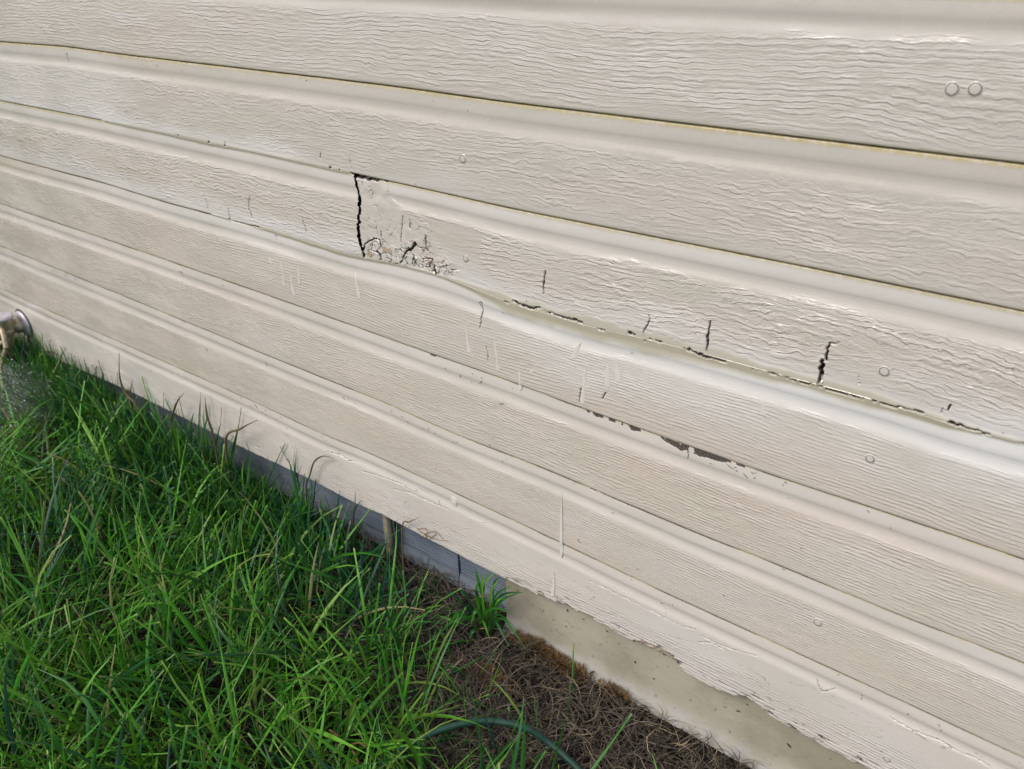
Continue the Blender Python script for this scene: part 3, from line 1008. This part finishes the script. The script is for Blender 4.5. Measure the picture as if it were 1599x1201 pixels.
# specks on the concrete
parts = []
for i in range(26):
    x = rng.uniform(XF + 0.02, 0.1); z = rng.uniform(0.025, 0.115)
    r = rng.uniform(0.0005, 0.0018)
    a = rng.uniform(0, 3.1)
    ang = np.linspace(0, 2 * math.pi, 7)[:-1]
    ex = r * np.cos(ang) * rng.uniform(1, 2.2); ez = r * np.sin(ang) * rng.uniform(0.4, 1)
    rx = ex * math.cos(a) - ez * math.sin(a); rz = ex * math.sin(a) + ez * math.cos(a)
    vv = [(x, 0.0186, z)] + [(x + p, 0.0198, z + q) for p, q in zip(rx, rz)]
    parts.append((np.array(vv), np.array([(0, j + 1, (j + 1) % 6 + 1, 0)[:3] for j in range(6)])))
v, f = merge(parts)
o = link('mud_specks', mesh_np('mud_specks', v, f), M_FLECK, wall)
o['kind'] = 'stuff'

# ------------------------------------------------------------------ grass
def blades(base, azim, lean0, lean1, length, width, rnd, seg=5, curl=None, cut=None, clampwall=True, ylim=None):
    n = len(base)
    s = np.linspace(0, 1, seg + 1)
    th = lean0[:, None] + (lean1 - lean0)[:, None] * s[None] ** 1.4       # angle from vertical
    az = azim[:, None] + (np.zeros(n) if curl is None else curl)[:, None] * s[None] ** 1.5
    ds = (length / seg)[:, None]
    thm, azm = 0.5 * (th[:, 1:] + th[:, :-1]), 0.5 * (az[:, 1:] + az[:, :-1])
    step = np.stack([np.sin(thm) * np.cos(azm), np.sin(thm) * np.sin(azm), np.cos(thm)], -1) * ds[..., None]
    P = np.concatenate([np.zeros((n, 1, 3)), np.cumsum(step, 1)], 1) + base[:, None]
    tang = np.concatenate([step, step[:, -1:]], 1); tang /= np.linalg.norm(tang, axis=2)[..., None] + 1e-9
    side = np.stack([-np.sin(az), np.cos(az), 0 * az], -1)
    nor = np.cross(side, tang)
    tw = rng.normal(0, 0.9, n)[:, None] * s[None] + rng.normal(0, 0.5, n)[:, None]
    sd = side * np.cos(tw)[..., None] + nor * np.sin(tw)[..., None]
    nn = nor * np.cos(tw)[..., None] - side * np.sin(tw)[..., None]
    prof = np.where(s < 0.3, 0.65 + 1.15 * s, 1.0) * np.clip((1.0 - s) * 2.6, 0.03, 1) ** 0.8
    W = np.repeat(prof[None], n, 0)
    if cut is not None:
        W = np.where(cut[:, None], np.maximum(W, 0.62), W)
    W = W * width[:, None] * 0.5
    L = P - sd * W[..., None] + nn * (W * 0.45)[..., None]
    Rr = P + sd * W[..., None] + nn * (W * 0.45)[..., None]
    V = np.stack([L, P, Rr], 2)                    # n, seg+1, 3, 3
    if clampwall:
        zz = V[..., 2]
        lim = np.where(zz > 0.015, -0.0040, 0.0)
        V[..., 1] = np.minimum(V[..., 1], lim - 0.0015 * rng.random(zz.shape))
    if ylim is not None:
        V[..., 1] = np.minimum(V[..., 1], np.where(V[..., 0] < XF - 0.004, ylim, 0.008))
    V[..., 2] = np.maximum(V[..., 2], 0.001)
    V = V.reshape(-1, 3)
    b = (np.arange(n) * (seg + 1) * 3)[:, None, None]
    r = (np.arange(seg) * 3)[None, :, None]
    q = np.array([[0, 1, 4, 3], [1, 2, 5, 4]]).reshape(1, 1, 2, 4)
    F = (b[..., None] + r[..., None] + q).reshape(-1, 4)
    along = np.tile(np.repeat(s, 3), n)
    return V, F, dict(rnd=np.repeat(rnd, (seg + 1) * 3), along=along)


GRASS_COLS = [(0.0, (0.008, 0.050, 0.034)), (0.30, (0.018, 0.110, 0.022)), (0.60, (0.054, 0.235, 0.014)), (0.85, (0.150, 0.370, 0.036)), (0.97, (0.15, 0.17, 0.05)), (1.0, (0.30, 0.25, 0.13))]
M_GRASS = grass_material('green_grass', GRASS_COLS)
M_STRAW = grass_material('dry_straw', [(0.0, (0.030, 0.026, 0.026)), (0.4, (0.090, 0.075, 0.062)), (0.75, (0.19, 0.155, 0.115)), (1.0, (0.32, 0.25, 0.15))], rough=0.7, trans=0.08,
                         tip=(0.28, 0.24, 0.17), spec=0.25)
M_MOSS = grass_material('brown_moss', [(0.0, (0.075, 0.047, 0.022)), (0.5, (0.17, 0.11, 0.048)), (1.0, (0.26, 0.165, 0.07))], rough=0.85, trans=0.05, tip=(0.33, 0.22, 0.08), spec=0.1)
M_ORANGE = grass_material('orange_moss', [(0.0, (0.30, 0.08, 0.02)), (1.0, (0.50, 0.17, 0.03))], rough=0.85, trans=0.05, tip=(0.5, 0.2, 0.04), spec=0.1)

# the bare strip of dry thatch: y of the lawn's edge against x
BX = np.array([-4, -1.0, -0.83, -0.76, -0.68, -0.60, -0.54, -0.48, -0.40, -0.32, -0.20, 0.0, 1.5])
BY = np.array([-0.004, -0.004, -0.006, -0.030, -0.080, -0.125, -0.185, -0.215, -0.200, -0.190, -0.200, -0.21, -0.22])


def lawn_edge(x):
    return np.interp(x, BX, BY)


def scatter(n, x0, x1, y0, y1):
    return rng.uniform(x0, x1, n), rng.uniform(y0, y1, n)


def lawn_set(n, x0, x1, y0, y1, lmin, lmax, wmin, wmax, keep=None):
    x, y = scatter(n, x0, x1, y0, y1)
    e = lawn_edge(x) + 0.022 * (fbm(x * 16, y * 16, 101) - 0.5)
    ok = y < e
    if keep is not None:
        ok &= keep(x, y)
    x, y = x[ok], y[ok]
    n = len(x)
    swirl = fbm(x * 5.0, y * 5.0, 103) * 4 * math.pi * 1.3 + 0.6
    az = swirl + rng.normal(0, 1.25, n)
    lie = fbm(x * 7, y * 7, 105)
    lean0 = np.abs(rng.normal(0.50, 0.34, n)) + 0.45 * sstep(0.5, 0.75, lie)
    lean1 = lean0 + np.abs(rng.normal(0.42, 0.42, n))
    lean1 = np.minimum(lean1, 2.2)
    L = rng.uniform(lmin, lmax, n) * (0.75 + 0.5 * fbm(x * 8, y * 8, 107))
    W = rng.uniform(wmin, wmax, n)
    tone = fbm(x * 4, y * 4, 109)
    r = np.clip(0.42 + 0.95 * (tone - 0.5) + rng.normal(0, 0.24, n), 0, 0.93)
    r = np.where(rng.random(n) < 0.025, rng.uniform(0.95, 1.0, n), r)
    return np.stack([x, y, np.zeros(n)], -1), az, lean0, lean1, L, W, r


sets = []
near = lambda x, y: (x > -2.15) & (x < 0.15) & (y > -0.80)
for (n, reg, lr, wr, kp) in [
    (10000, (-2.15, 0.15, -0.80, 0.02), (0.06, 0.14), (0.0019, 0.0044), None),
    (3400, (-2.15, 0.15, -0.80, 0.02), (0.13, 0.21), (0.0030, 0.0054), None),
    (7000, (-2.15, 0.15, -0.80, 0.02), (0.05, 0.13), (0.0012, 0.0024), None),
    (14000, (-3.6, 1.4, -1.7, 0.02), (0.06, 0.13), (0.0022, 0.0048), lambda x, y: ~near(x, y))]:
    b, az, l0, l1, L, W, r = lawn_set(n, *reg, *lr, *wr, keep=kp)
    sets.append(blades(b, az, l0, l1, L, W, r, seg=5, curl=rng.normal(0, 0.5, len(b)), cut=rng.random(len(b)) < 0.45))


n = 170
x = rng.uniform(-0.80, -0.36, n)
y = lawn_edge(x) + 0.11 * rng.random(n) ** 1.7
y = np.minimum(y, 0.0)
b = np.stack([x, y, np.zeros(n)], -1)
l0 = np.abs(rng.normal(0.5, 0.35, n))
sets.append(blades(b, rng.uniform(0, 6.28, n), l0, l0 + np.abs(rng.normal(0.6, 0.5, n)), rng.uniform(0.03, 0.10, n), rng.uniform(0.0012, 0.0030, n), np.clip(rng.normal(0.35, 0.25, n), 0, 0.95),
                   seg=5, curl=rng.normal(0, 0.6, n)))

# the mower misses the strip against the wall: taller, more upright blades
n = 3600
x = -0.86 - 1.35 * rng.random(n) ** 0.8
y = -0.006 - 0.085 * rng.random(n) ** 1.2
b = np.stack([x, y, np.zeros(n)], -1)
l0 = np.abs(rng.normal(0.22, 0.20, n))
sets.append(blades(b, rng.uniform(0, 6.28, n), l0, l0 + np.abs(rng.normal(0.55, 0.4, n)), rng.uniform(0.06, 0.13, n) * (1 + 0.25 * (x < -1.5)), rng.uniform(0.0016, 0.0042, n),
                   np.clip(rng.normal(0.30, 0.22, n), 0, 0.95), seg=5, curl=rng.normal(0, 0.6, n), cut=rng.random(n) < 0.3))


def join_sets(sets):
    vs, fs, at, b = [], [], {}, 0
    for v, f, a in sets:
        vs.append(v); fs.append(f + b); b += len(v)
        for k, w in a.items():
            at.setdefault(k, []).append(w)
    return np.concatenate(vs), np.concatenate(fs), {k: np.concatenate(w) for k, w in at.items()}


v, f, a = join_sets(sets)
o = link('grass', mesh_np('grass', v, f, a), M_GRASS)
o['kind'] = 'stuff'
o['label'] = 'long uncut green lawn grass growing up to the wall'

# dry thatch on the bare strip and thinly under the lawn
n = 24000
x, y = scatter(n, -1.0, 0.9, -0.34, 0.042)
ok = (y > lawn_edge(x) - 0.04 - 0.11 * rng.random(n) ** 2) & ((y < 0.006) | (x < XF - 0.01))
x, y = x[ok], y[ok]; n = len(x)
b = np.stack([x, y, rng.uniform(0, 0.010, n)], -1)
sets = [blades(b, rng.uniform(0, 6.28, n), rng.uniform(0.9, 1.45, n), rng.uniform(1.3, 1.9, n), rng.uniform(0.012, 0.065, n), rng.uniform(0.0005, 0.0016, n),
               np.clip(rng.normal(0.36, 0.25, n) + 0.6 * (fbm(x * 18, y * 18, 111) - 0.5), 0, 1), seg=4, curl=rng.normal(0, 1.3, n), clampwall=False, ylim=0.042)]
n = 3000
x, y = scatter(n, -2.1, 0.1, -0.75, 0.0)
b = np.stack([x, y, rng.uniform(0, 0.012, n)], -1)
sets.append(blades(b, rng.uniform(0, 6.28, n), rng.uniform(0.8, 1.4, n), rng.uniform(1.3, 1.8, n), rng.uniform(0.02, 0.06, n), rng.uniform(0.0006, 0.0018, n),
                   np.clip(rng.normal(0.12, 0.15, n), 0, 1), seg=3, curl=rng.normal(0, 1.0, n)))
v, f, a = join_sets(sets)
o = link('dry_thatch', mesh_np('dry_thatch', v, f, a), M_STRAW)
o['kind'] = 'stuff'
o['label'] = 'dead grey brown thatch on the bare strip along the concrete'

# clumps of dry moss along the foot of the concrete
def moss(px0, px1, hgt, mat, label, n, spread=0.009):
    p0, p1 = on_ground(px0, 0.004), on_ground(px1, 0.004)
    t = rng.random(n)
    c = p0[None] + (p1 - p0)[None] * t[:, None] + rng.normal(0, spread, (n, 3)) * np.array([1, 0.7, 0])
    c[:, 2] = 0
    c[:, 1] = np.minimum(c[:, 1], 0.006)
    d = np.exp(-((c[:, 1] - (p0[1] + (p1[1] - p0[1]) * t)) / spread) ** 2)
    L = hgt * (0.4 + 0.9 * d * (0.6 + 0.8 * fbm(c[:, 0] * 90, c[:, 1] * 90, 121)))
    V, F, A = blades(c, rng.uniform(0, 6.28, n), np.abs(rng.normal(0.3, 0.3, n)), rng.uniform(0.4, 1.6, n), L, rng.uniform(0.0008, 0.0018, n), rng.random(n), seg=3, clampwall=False)
    V[:, 1] = np.minimum(V[:, 1], np.where(V[:, 2] > 0.012, 0.016, 0.004))
    o = link('dry_moss', mesh_np('dry_moss', V, F, A), mat)
    tag(o, label, 'moss', 'clumps of dry moss along the concrete')


moss((818, 1002), (905, 1058), 0.018, M_MOSS, 'long strip of brown dry moss at the foot of the tan concrete', 1400)
moss((955, 1080), (980, 1088), 0.016, M_MOSS, 'small round brown moss clump at the foot of the concrete, right of the long strip', 500, 0.006)
moss((796, 988), (812, 996), 0.014, M_ORANGE, 'bright orange moss tuft beside the grass tuft at the concrete corner', 320, 0.005)
moss((735, 1045), (790, 1075), 0.016, M_MOSS, 'brown moss clump in the middle of the dead thatch', 600, 0.012)

# the tuft of grass growing at the corner of the concrete, every blade a part
M_TUFT = M_GRASS
tx = on_ground((775, 965), 0.01)
tuft = empty('grass_tuft', (float(tx[0]), float(min(tx[1], 0.005)), 0.0), 'dark green grass tuft growing at the corner of the tan concrete', 'grass tuft')
tips = [((716, 918), 5), ((741, 882), 4), ((748, 905), 5), ((722, 955), 6), ((700, 985), 6), ((735, 975), 5), ((757, 890), 3), ((778, 905), 3), ((775, 893), 2.6), ((800, 914), 3),
        ((812, 925), 3.4), ((821, 924), 3.2), ((806, 962), 3), ((795, 1010), 6), ((820, 1012), 4), ((683, 1000), 5), ((766, 1000), 4), ((690, 925), 3.4), ((760, 935), 6), ((742, 930), 5),
        ((790, 935), 3), ((783, 900), 2.6), ((730, 1010), 5), ((810, 985), 3)]
for i, (tp, w) in enumerate(tips):
    root = np.array([rng.normal(0, 0.012), rng.normal(-0.004, 0.006), 0.0])
    ty = -0.012 if tp[1] < 960 else -0.045
    tip = on_wall(tp, ty + rng.uniform(-0.012, 0.004)) - np.array([tuft.location.x, tuft.location.y, 0])
    tip[2] = max(tip[2], 0.006)
    mid = 0.5 * (root + tip) + np.array([0, -0.006, 0.022 + 0.02 * rng.random()])
    c = catmull([root, mid, tip], 5)
    m = len(c); s = np.linspace(0, 1, m)
    t = np.gradient(c, axis=0); t /= np.linalg.norm(t, axis=1)[:, None]
    sd = np.cross(t, [0.2, -0.95, 0.25]); sd /= np.linalg.norm(sd, axis=1)[:, None]
    nn = np.cross(sd, t)
    W = (w * 0.00055) * np.clip((1.02 - s) * 2.5, 0.05, 1)
    V = np.stack([c - sd * W[:, None] + nn * W[:, None] * .4, c, c + sd * W[:, None] + nn * W[:, None] * .4], 1).reshape(-1, 3)
    me = mesh_np('blade', V, grid_faces(m, 3), dict(rnd=np.full(len(V), rng.uniform(0.05, 0.55) if w > 3 else rng.uniform(0.3, 0.9)), along=np.repeat(s, 3)))
    link('blade', me, M_TUFT, tuft)

# single tall stalks standing out against the siding
M_STALK = grass_material('dry_stalk', [(0.0, (0.07, 0.07, 0.03)), (1.0, (0.14, 0.11, 0.06))], rough=0.6, trans=0.05, tip=(0.12, 0.09, 0.05), spec=0.25)
STALKS = [([(215, 640), (197, 615), (187, 590), (186, 551)], 4, 'straight dark grass stalk standing against the siding right of the tap', -0.03),
          ([(80, 620), (88, 595), (93, 565), (103, 543)], 4, 'leaning grass stalk close to the tap with its bent tip on the siding', -0.03),
          ([(205, 640), (204, 612), (207, 592)], 3, 'short grass stalk just right of the straight dark stalk', -0.025),
          ([(268, 665), (272, 640), (278, 625), (287, 614)], 4, 'curved brownish grass stalk with a leaning tip left of the wall middle', -0.02),
          ([(335, 690), (325, 655), (320, 620)], 4, 'straight green grass stalk tapering upward beside the lowest board', -0.03),
          ([(352, 690), (375, 670), (402, 656)], 5, 'slanting dark grass blade lying across the lower board edge', -0.025),
          ([(478, 765), (484, 742), (490, 722), (502, 713), (512, 713), (521, 717)], 3, 'thin stalk with a hooked tip curling over the lowest board', -0.012),
          ([(552, 815), (554, 790), (555, 766)], 3, 'short upright stem in front of the ribbed concrete', -0.008),
          ([(628, 826), (640, 815), (655, 808)], 3, 'short dark stem slanting up from the board edge near the stake', -0.010)]
for pts, w, label, y in STALKS:
    P = [on_wall(p, y) for p in pts]
    g0 = P[0].copy(); g0[2] = 0.0; g0[1] -= 0.01
    P = [g0] + P
    c = catmull(P, 6)
    s = np.linspace(0, 1, len(c))
    rad = w * px_size(pts[-1], y) * 0.42 * np.clip((1.04 - s) * 2.2, 0.25, 1)
    vv, ff = tube(c, rad, 6)
    me = mesh_np('grass_stalk', vv, ff, dict(rnd=np.full(len(vv), rng.random()), along=np.repeat(s, 6)))
    o = link('grass_stalk', me, M_STALK)
    tag(o, label, 'grass stalk', 'single stalks standing in front of the siding')

# tangle of dead roots caught on the lower board edge, and the one below the tap flange
def twig(pxs, label, cat='twig', rad=0.0005, y=-0.002):
    parts = []
    for line in pxs:
        c = catmull([on_wall(p, y + 0.001 * rng.normal()) for p in line], 5)
        parts.append(tube(c, rad * np.linspace(1.1, 0.6, len(c)), 5))
    vv, ff = merge(parts)
    n = len(vv)
    o = link('dry_root', mesh_np('dry_root', vv, ff, dict(rnd=np.full(n, 0.7), along=np.full(n, 0.5))), M_MOSS)
    tag(o, label, cat)


twig([[(650, 824), (660, 832), (668, 838), (676, 836)], [(654, 826), (665, 826), (672, 840), (700, 845)], [(660, 838), (668, 832), (680, 830), (692, 842)], [(666, 842), (664, 834), (652, 831)],
      [(672, 841), (680, 834), (677, 830)]], 'tangle of thin brown roots caught on the bottom edge of the lowest board')
twig([[(44, 520), (50, 530), (57, 537), (62, 546), (63, 552)], [(57, 537), (61, 535)], [(62, 544), (68, 547)], [(46, 523), (42, 536), (41, 545)], [(40, 512), (38, 526), (36, 534)],
      [(64, 549), (78, 549), (90, 554)]], 'thin dead brown root hanging on the siding below the tap flange', rad=0.0011, y=-0.004)

# orange brown dead runner lying in the grass at the bottom
parts = []
for line, z in [([(515, 1140), (530, 1152), (545, 1165), (555, 1180), (560, 1192)], 0.035), ([(545, 1165), (560, 1160), (572, 1166)], 0.035), ([(556, 1182), (545, 1192), (548, 1200)], 0.03)]:
    c = catmull([on_ground(p, z + 0.004 * rng.normal()) for p in line], 6)
    parts.append(tube(c, 0.0015 * np.linspace(1.1, 0.7, len(c)), 6))
vv, ff = merge(parts)
o = link('dead_runner', mesh_np('dead_runner', vv, ff, dict(rnd=np.full(len(vv), 1.0), along=np.full(len(vv), 0.5))), M_MOSS)
tag(o, 'orange brown dead grass runner lying in the lawn left of the hose', 'dead stem')

# ------------------------------------------------------------------ hose
M_HOSE = simple('green_rubber', (0.007, 0.045, 0.030), 0.55, var=0.25, scale=120, bump=0.0004)
hp = [on_ground(p, z) for p, z in [((560, 1240), 0.012), ((610, 1185), 0.02), ((650, 1158), 0.040), ((700, 1136), 0.046), ((760, 1126), 0.046), ((820, 1137), 0.040), ((862, 1164), 0.024),
                                   ((905, 1203), 0.018), ((960, 1260), 0.012), ((1000, 1330), 0.008)]]
c = catmull(hp, 10)
vv, ff = tube(c, 0.0043, 14)
o = link('garden_hose', mesh_np('garden_hose', vv, ff), M_HOSE)
tag(o, 'dark green hose arching out of the grass over the dead thatch', 'hose')

# ------------------------------------------------------------------ tap
FX, FZ = -1.8539, 0.150
tap = empty('garden_tap', (FX, 0.0, FZ), 'weathered brass garden tap with grey cap and round handle on the lowest board', 'tap')
M_BRASS = simple('weathered_brass', (0.42, 0.36, 0.25), 0.45, metal=0.55, var=0.35, scale=70, bump=0.0006)
M_CAP = simple('grey_zinc', (0.50, 0.48, 0.50), 0.4, metal=0.35, var=0.15, scale=90, bump=0.0004)
M_BLACK = simple('black_plastic', (0.020, 0.016, 0.030), 0.45, var=0.3)
M_WHITE = simple('white_plastic', (0.62, 0.62, 0.60), 0.4, var=0.08)


def put(name, v, f, mat, parent, smooth=True):
    return link(name, mesh_np(name, v, f, smooth=smooth), mat, parent)


def to_y(v):                        # lathe axis z -> pointing out of the wall (-y)
    return np.stack([v[:, 0], -v[:, 2], v[:, 1]], -1)


v, f = lathe([(0.0, 0.0095), (0.014, 0.0095), (0.016, 0.0085), (0.026, 0.0065), (0.0295, 0.004), (0.030, 0.0008), (0.028, -0.002)], 36)
put('flange', to_y(v), f, M_CAP, tap)
v, f = lathe([(0.0285, 0.0004), (0.0325, 0.0016), (0.0335, 0.0008), (0.0335, -0.001)], 36)
put('sealant_ring', to_y(v), f, M_FLECK, tap)
v, f = lathe([(0.012, 0.006), (0.012, 0.028), (0.0175, 0.032), (0.0195, 0.042), (0.0195, 0.048), (0.014, 0.053), (0.0085, 0.055), (0.0085, 0.058), (0.0, 0.0585)], 28)
body = put('body', to_y(v), f, M_BRASS, tap)
v, f = lathe([(0.016, 0.008), (0.0195, 0.012), (0.0205, 0.026), (0.0245, 0.0265), (0.0245, 0.031), (0.0225, 0.0335), (0.020, 0.0345), (0.017, 0.0337), (0.0, 0.0337)], 32)
v = v + np.array([0, -0.041, 0])
cap = put('vacuum_breaker_cap', v, f, M_CAP, tap)
v, f = lathe([(0.0165, 0.0), (0.0195, 0.006), (0.0202, 0.018), (0.0208, 0.0255)], 32)
put('cap_base', v * np.array([1.02, 1.02, 1]) + np.array([0, -0.041, 0]), f, M_BRASS, tap)
# outlet
ang = np.linspace(0, 1, 10)
c = np.stack([0 * ang, -0.044 - 0.006 * ang, -0.008 - 0.050 * ang ** 1.3], -1)
v, f = tube(c, np.linspace(0.0165, 0.0125, 10), 20)
put('outlet', v, f, M_BRASS, tap)
# knurled hose coupling
seg = 48
prof = [(0.012, 0.0), (0.0195, 0.0), (0.0205, -0.002), (0.0205, -0.021), (0.0185, -0.024), (0.010, -0.024)]
v, f = lathe(prof, seg)
r = np.hypot(v[:, 0], v[:, 1]); th = np.arctan2(v[:, 1], v[:, 0])
k = np.where(r > 0.019, 1 + 0.045 * np.sign(np.sin(th * 16)), 1)
v = np.stack([v[:, 0] * k, v[:, 1] * k - 0.052, v[:, 2] - 0.056], -1)
put('hose_coupling', v, f, M_BLACK, tap)
v, f = lathe([(0.0115, 0.0), (0.0125, -0.004), (0.0125, -0.030), (0.009, -0.036), (0.0085, -0.052), (0.0, -0.053)], 24)
put('hose_fitting', v + np.array([0, -0.052, -0.080]), f, M_WHITE, tap)
# round handle: rim, hub and four spokes facing outwards
parts = []
a = np.linspace(0, 2 * math.pi, 41)
rim = np.stack([0.037 * np.cos(a) * (1 + 0.05 * np.cos(6 * a)), 0 * a, 0.037 * np.sin(a) * (1 + 0.05 * np.cos(6 * a))], -1)
hm = np.array([0.004, -0.066, -0.020])
v, f = tube(rim, 0.0052, 10)
tilt = Matrix.Rotation(R(-18), 3, 'X')
tf = lambda q: (np.array(tilt) @ q.T).T + hm
hd = put('handle', tf(v), f, M_BRASS, tap)
for i in range(5):
    b = 2 * math.pi * i / 5 + 0.3
    c = np.stack([np.linspace(0.006, 0.035, 6) * math.cos(b), np.linspace(-0.004, 0.001, 6), np.linspace(0.006, 0.035, 6) * math.sin(b)], -1)
    v, f = tube(c, np.linspace(0.0062, 0.0050, 6), 8)
    put('spoke', tf(v), f, M_BRASS, hd)
v, f = lathe([(0.0, 0.011), (0.005, 0.011), (0.006, 0.009), (0.0095, 0.007), (0.0095, -0.006), (0.0, -0.007)], 20)
put('hub', tf(to_y(v)), f, M_BRASS, hd)
# small collar between flange and body, with caked lime
v, f = lathe([(0.015, 0.007), (0.017, 0.012), (0.0155, 0.020), (0.0125, 0.024)], 24)
put('packing_collar', to_y(v), f, M_BRASS, tap)

# ------------------------------------------------------------------ water spraying from the leaking coupling
B = NB('water')
M_WATER = B.set(color=(0.92, 0.96, 0.95), rough=0.05, trans=0.35, ior=1.33, spec=0.6)
src = np.array([FX + 0.015, -0.062, FZ - 0.070])
oct_v = np.array([(1, 0, 0), (-1, 0, 0), (0, 1, 0), (0, -1, 0), (0, 0, 1), (0, 0, -1)], float)
oct_f = np.array([(0, 2, 4), (2, 1, 4), (1, 3, 4), (3, 0, 4), (2, 0, 5), (1, 2, 5), (3, 1, 5), (0, 3, 5)])
n = 5200
t = rng.random(n) ** 0.8
sp = rng.normal(0, 0.30, n)
el = rng.normal(0.10, 0.22, n)
dist = 0.02 + 0.30 * t
az = -0.15 + sp * 0.8
pos = src[None] + np.stack([np.cos(az) * np.cos(el), np.sin(az) * np.cos(el) - 0.25, np.sin(el)], -1) * dist[:, None]
pos[:, 2] -= 1.3 * (dist - 0.02) ** 2
pos[:, 2] = np.maximum(pos[:, 2], 0.02)
pos[:, 1] = np.minimum(pos[:, 1], -0.008)
rad = np.exp(rng.normal(math.log(0.00042), 0.5, n))
V = (pos[:, None] + rad[:, None, None] * oct_v[None]).reshape(-1, 3)
Fc = (np.arange(n)[:, None, None] * 6 + oct_f[None]).reshape(-1, 3)
o = link('water_spray', mesh_np('water_spray', V, Fc), M_WATER)
o['kind'] = 'stuff'
o['label'] = 'fine water spray leaking from the tap over the grass'

# the finest of the spray hangs as a thin mist close to the grass
B = NB('water_mist')
c = B.objco()
out = B.t.nodes['Material Output']
B.t.nodes.remove(B.b)
vol = B.n('ShaderNodeVolumePrincipled')
ln = B.n('ShaderNodeVectorMath', operation='LENGTH'); B.put(ln.inputs[0], B.vmul(c, (1 / 0.20, 1 / 0.10, 1 / 0.055)))
fall = B.ramp(ln.outputs['Value'], 1.0, 0.25)
st = B.ramp(B.noise(B.vmul(c, (9.0, 30.0, 60.0)), 1.0, 2.0), 0.38, 0.68, 0.1, 1.0)
B.put(vol.inputs['Density'], B.math('MULTIPLY', B.math('MULTIPLY', fall, st), 3.2))
vol.inputs['Color'].default_value = (0.95, 0.97, 0.97, 1)
vol.inputs['Anisotropy'].default_value = 0.2
B.t.links.new(vol.outputs[0], out.inputs['Volume'])
bm_a = np.linspace(0, math.pi, 9)
v, f = lathe([(max(1e-4, math.sin(x)), math.cos(x)) for x in bm_a], 18)
v = v * np.array([0.20, 0.10, 0.055])
o = link('water_mist', mesh_np('water_mist', v, f[:, ::-1]), B.m, loc=(-1.70, -0.125, 0.085))
o['kind'] = 'stuff'
o['label'] = 'faint mist of water drifting over the grass beside the tap'
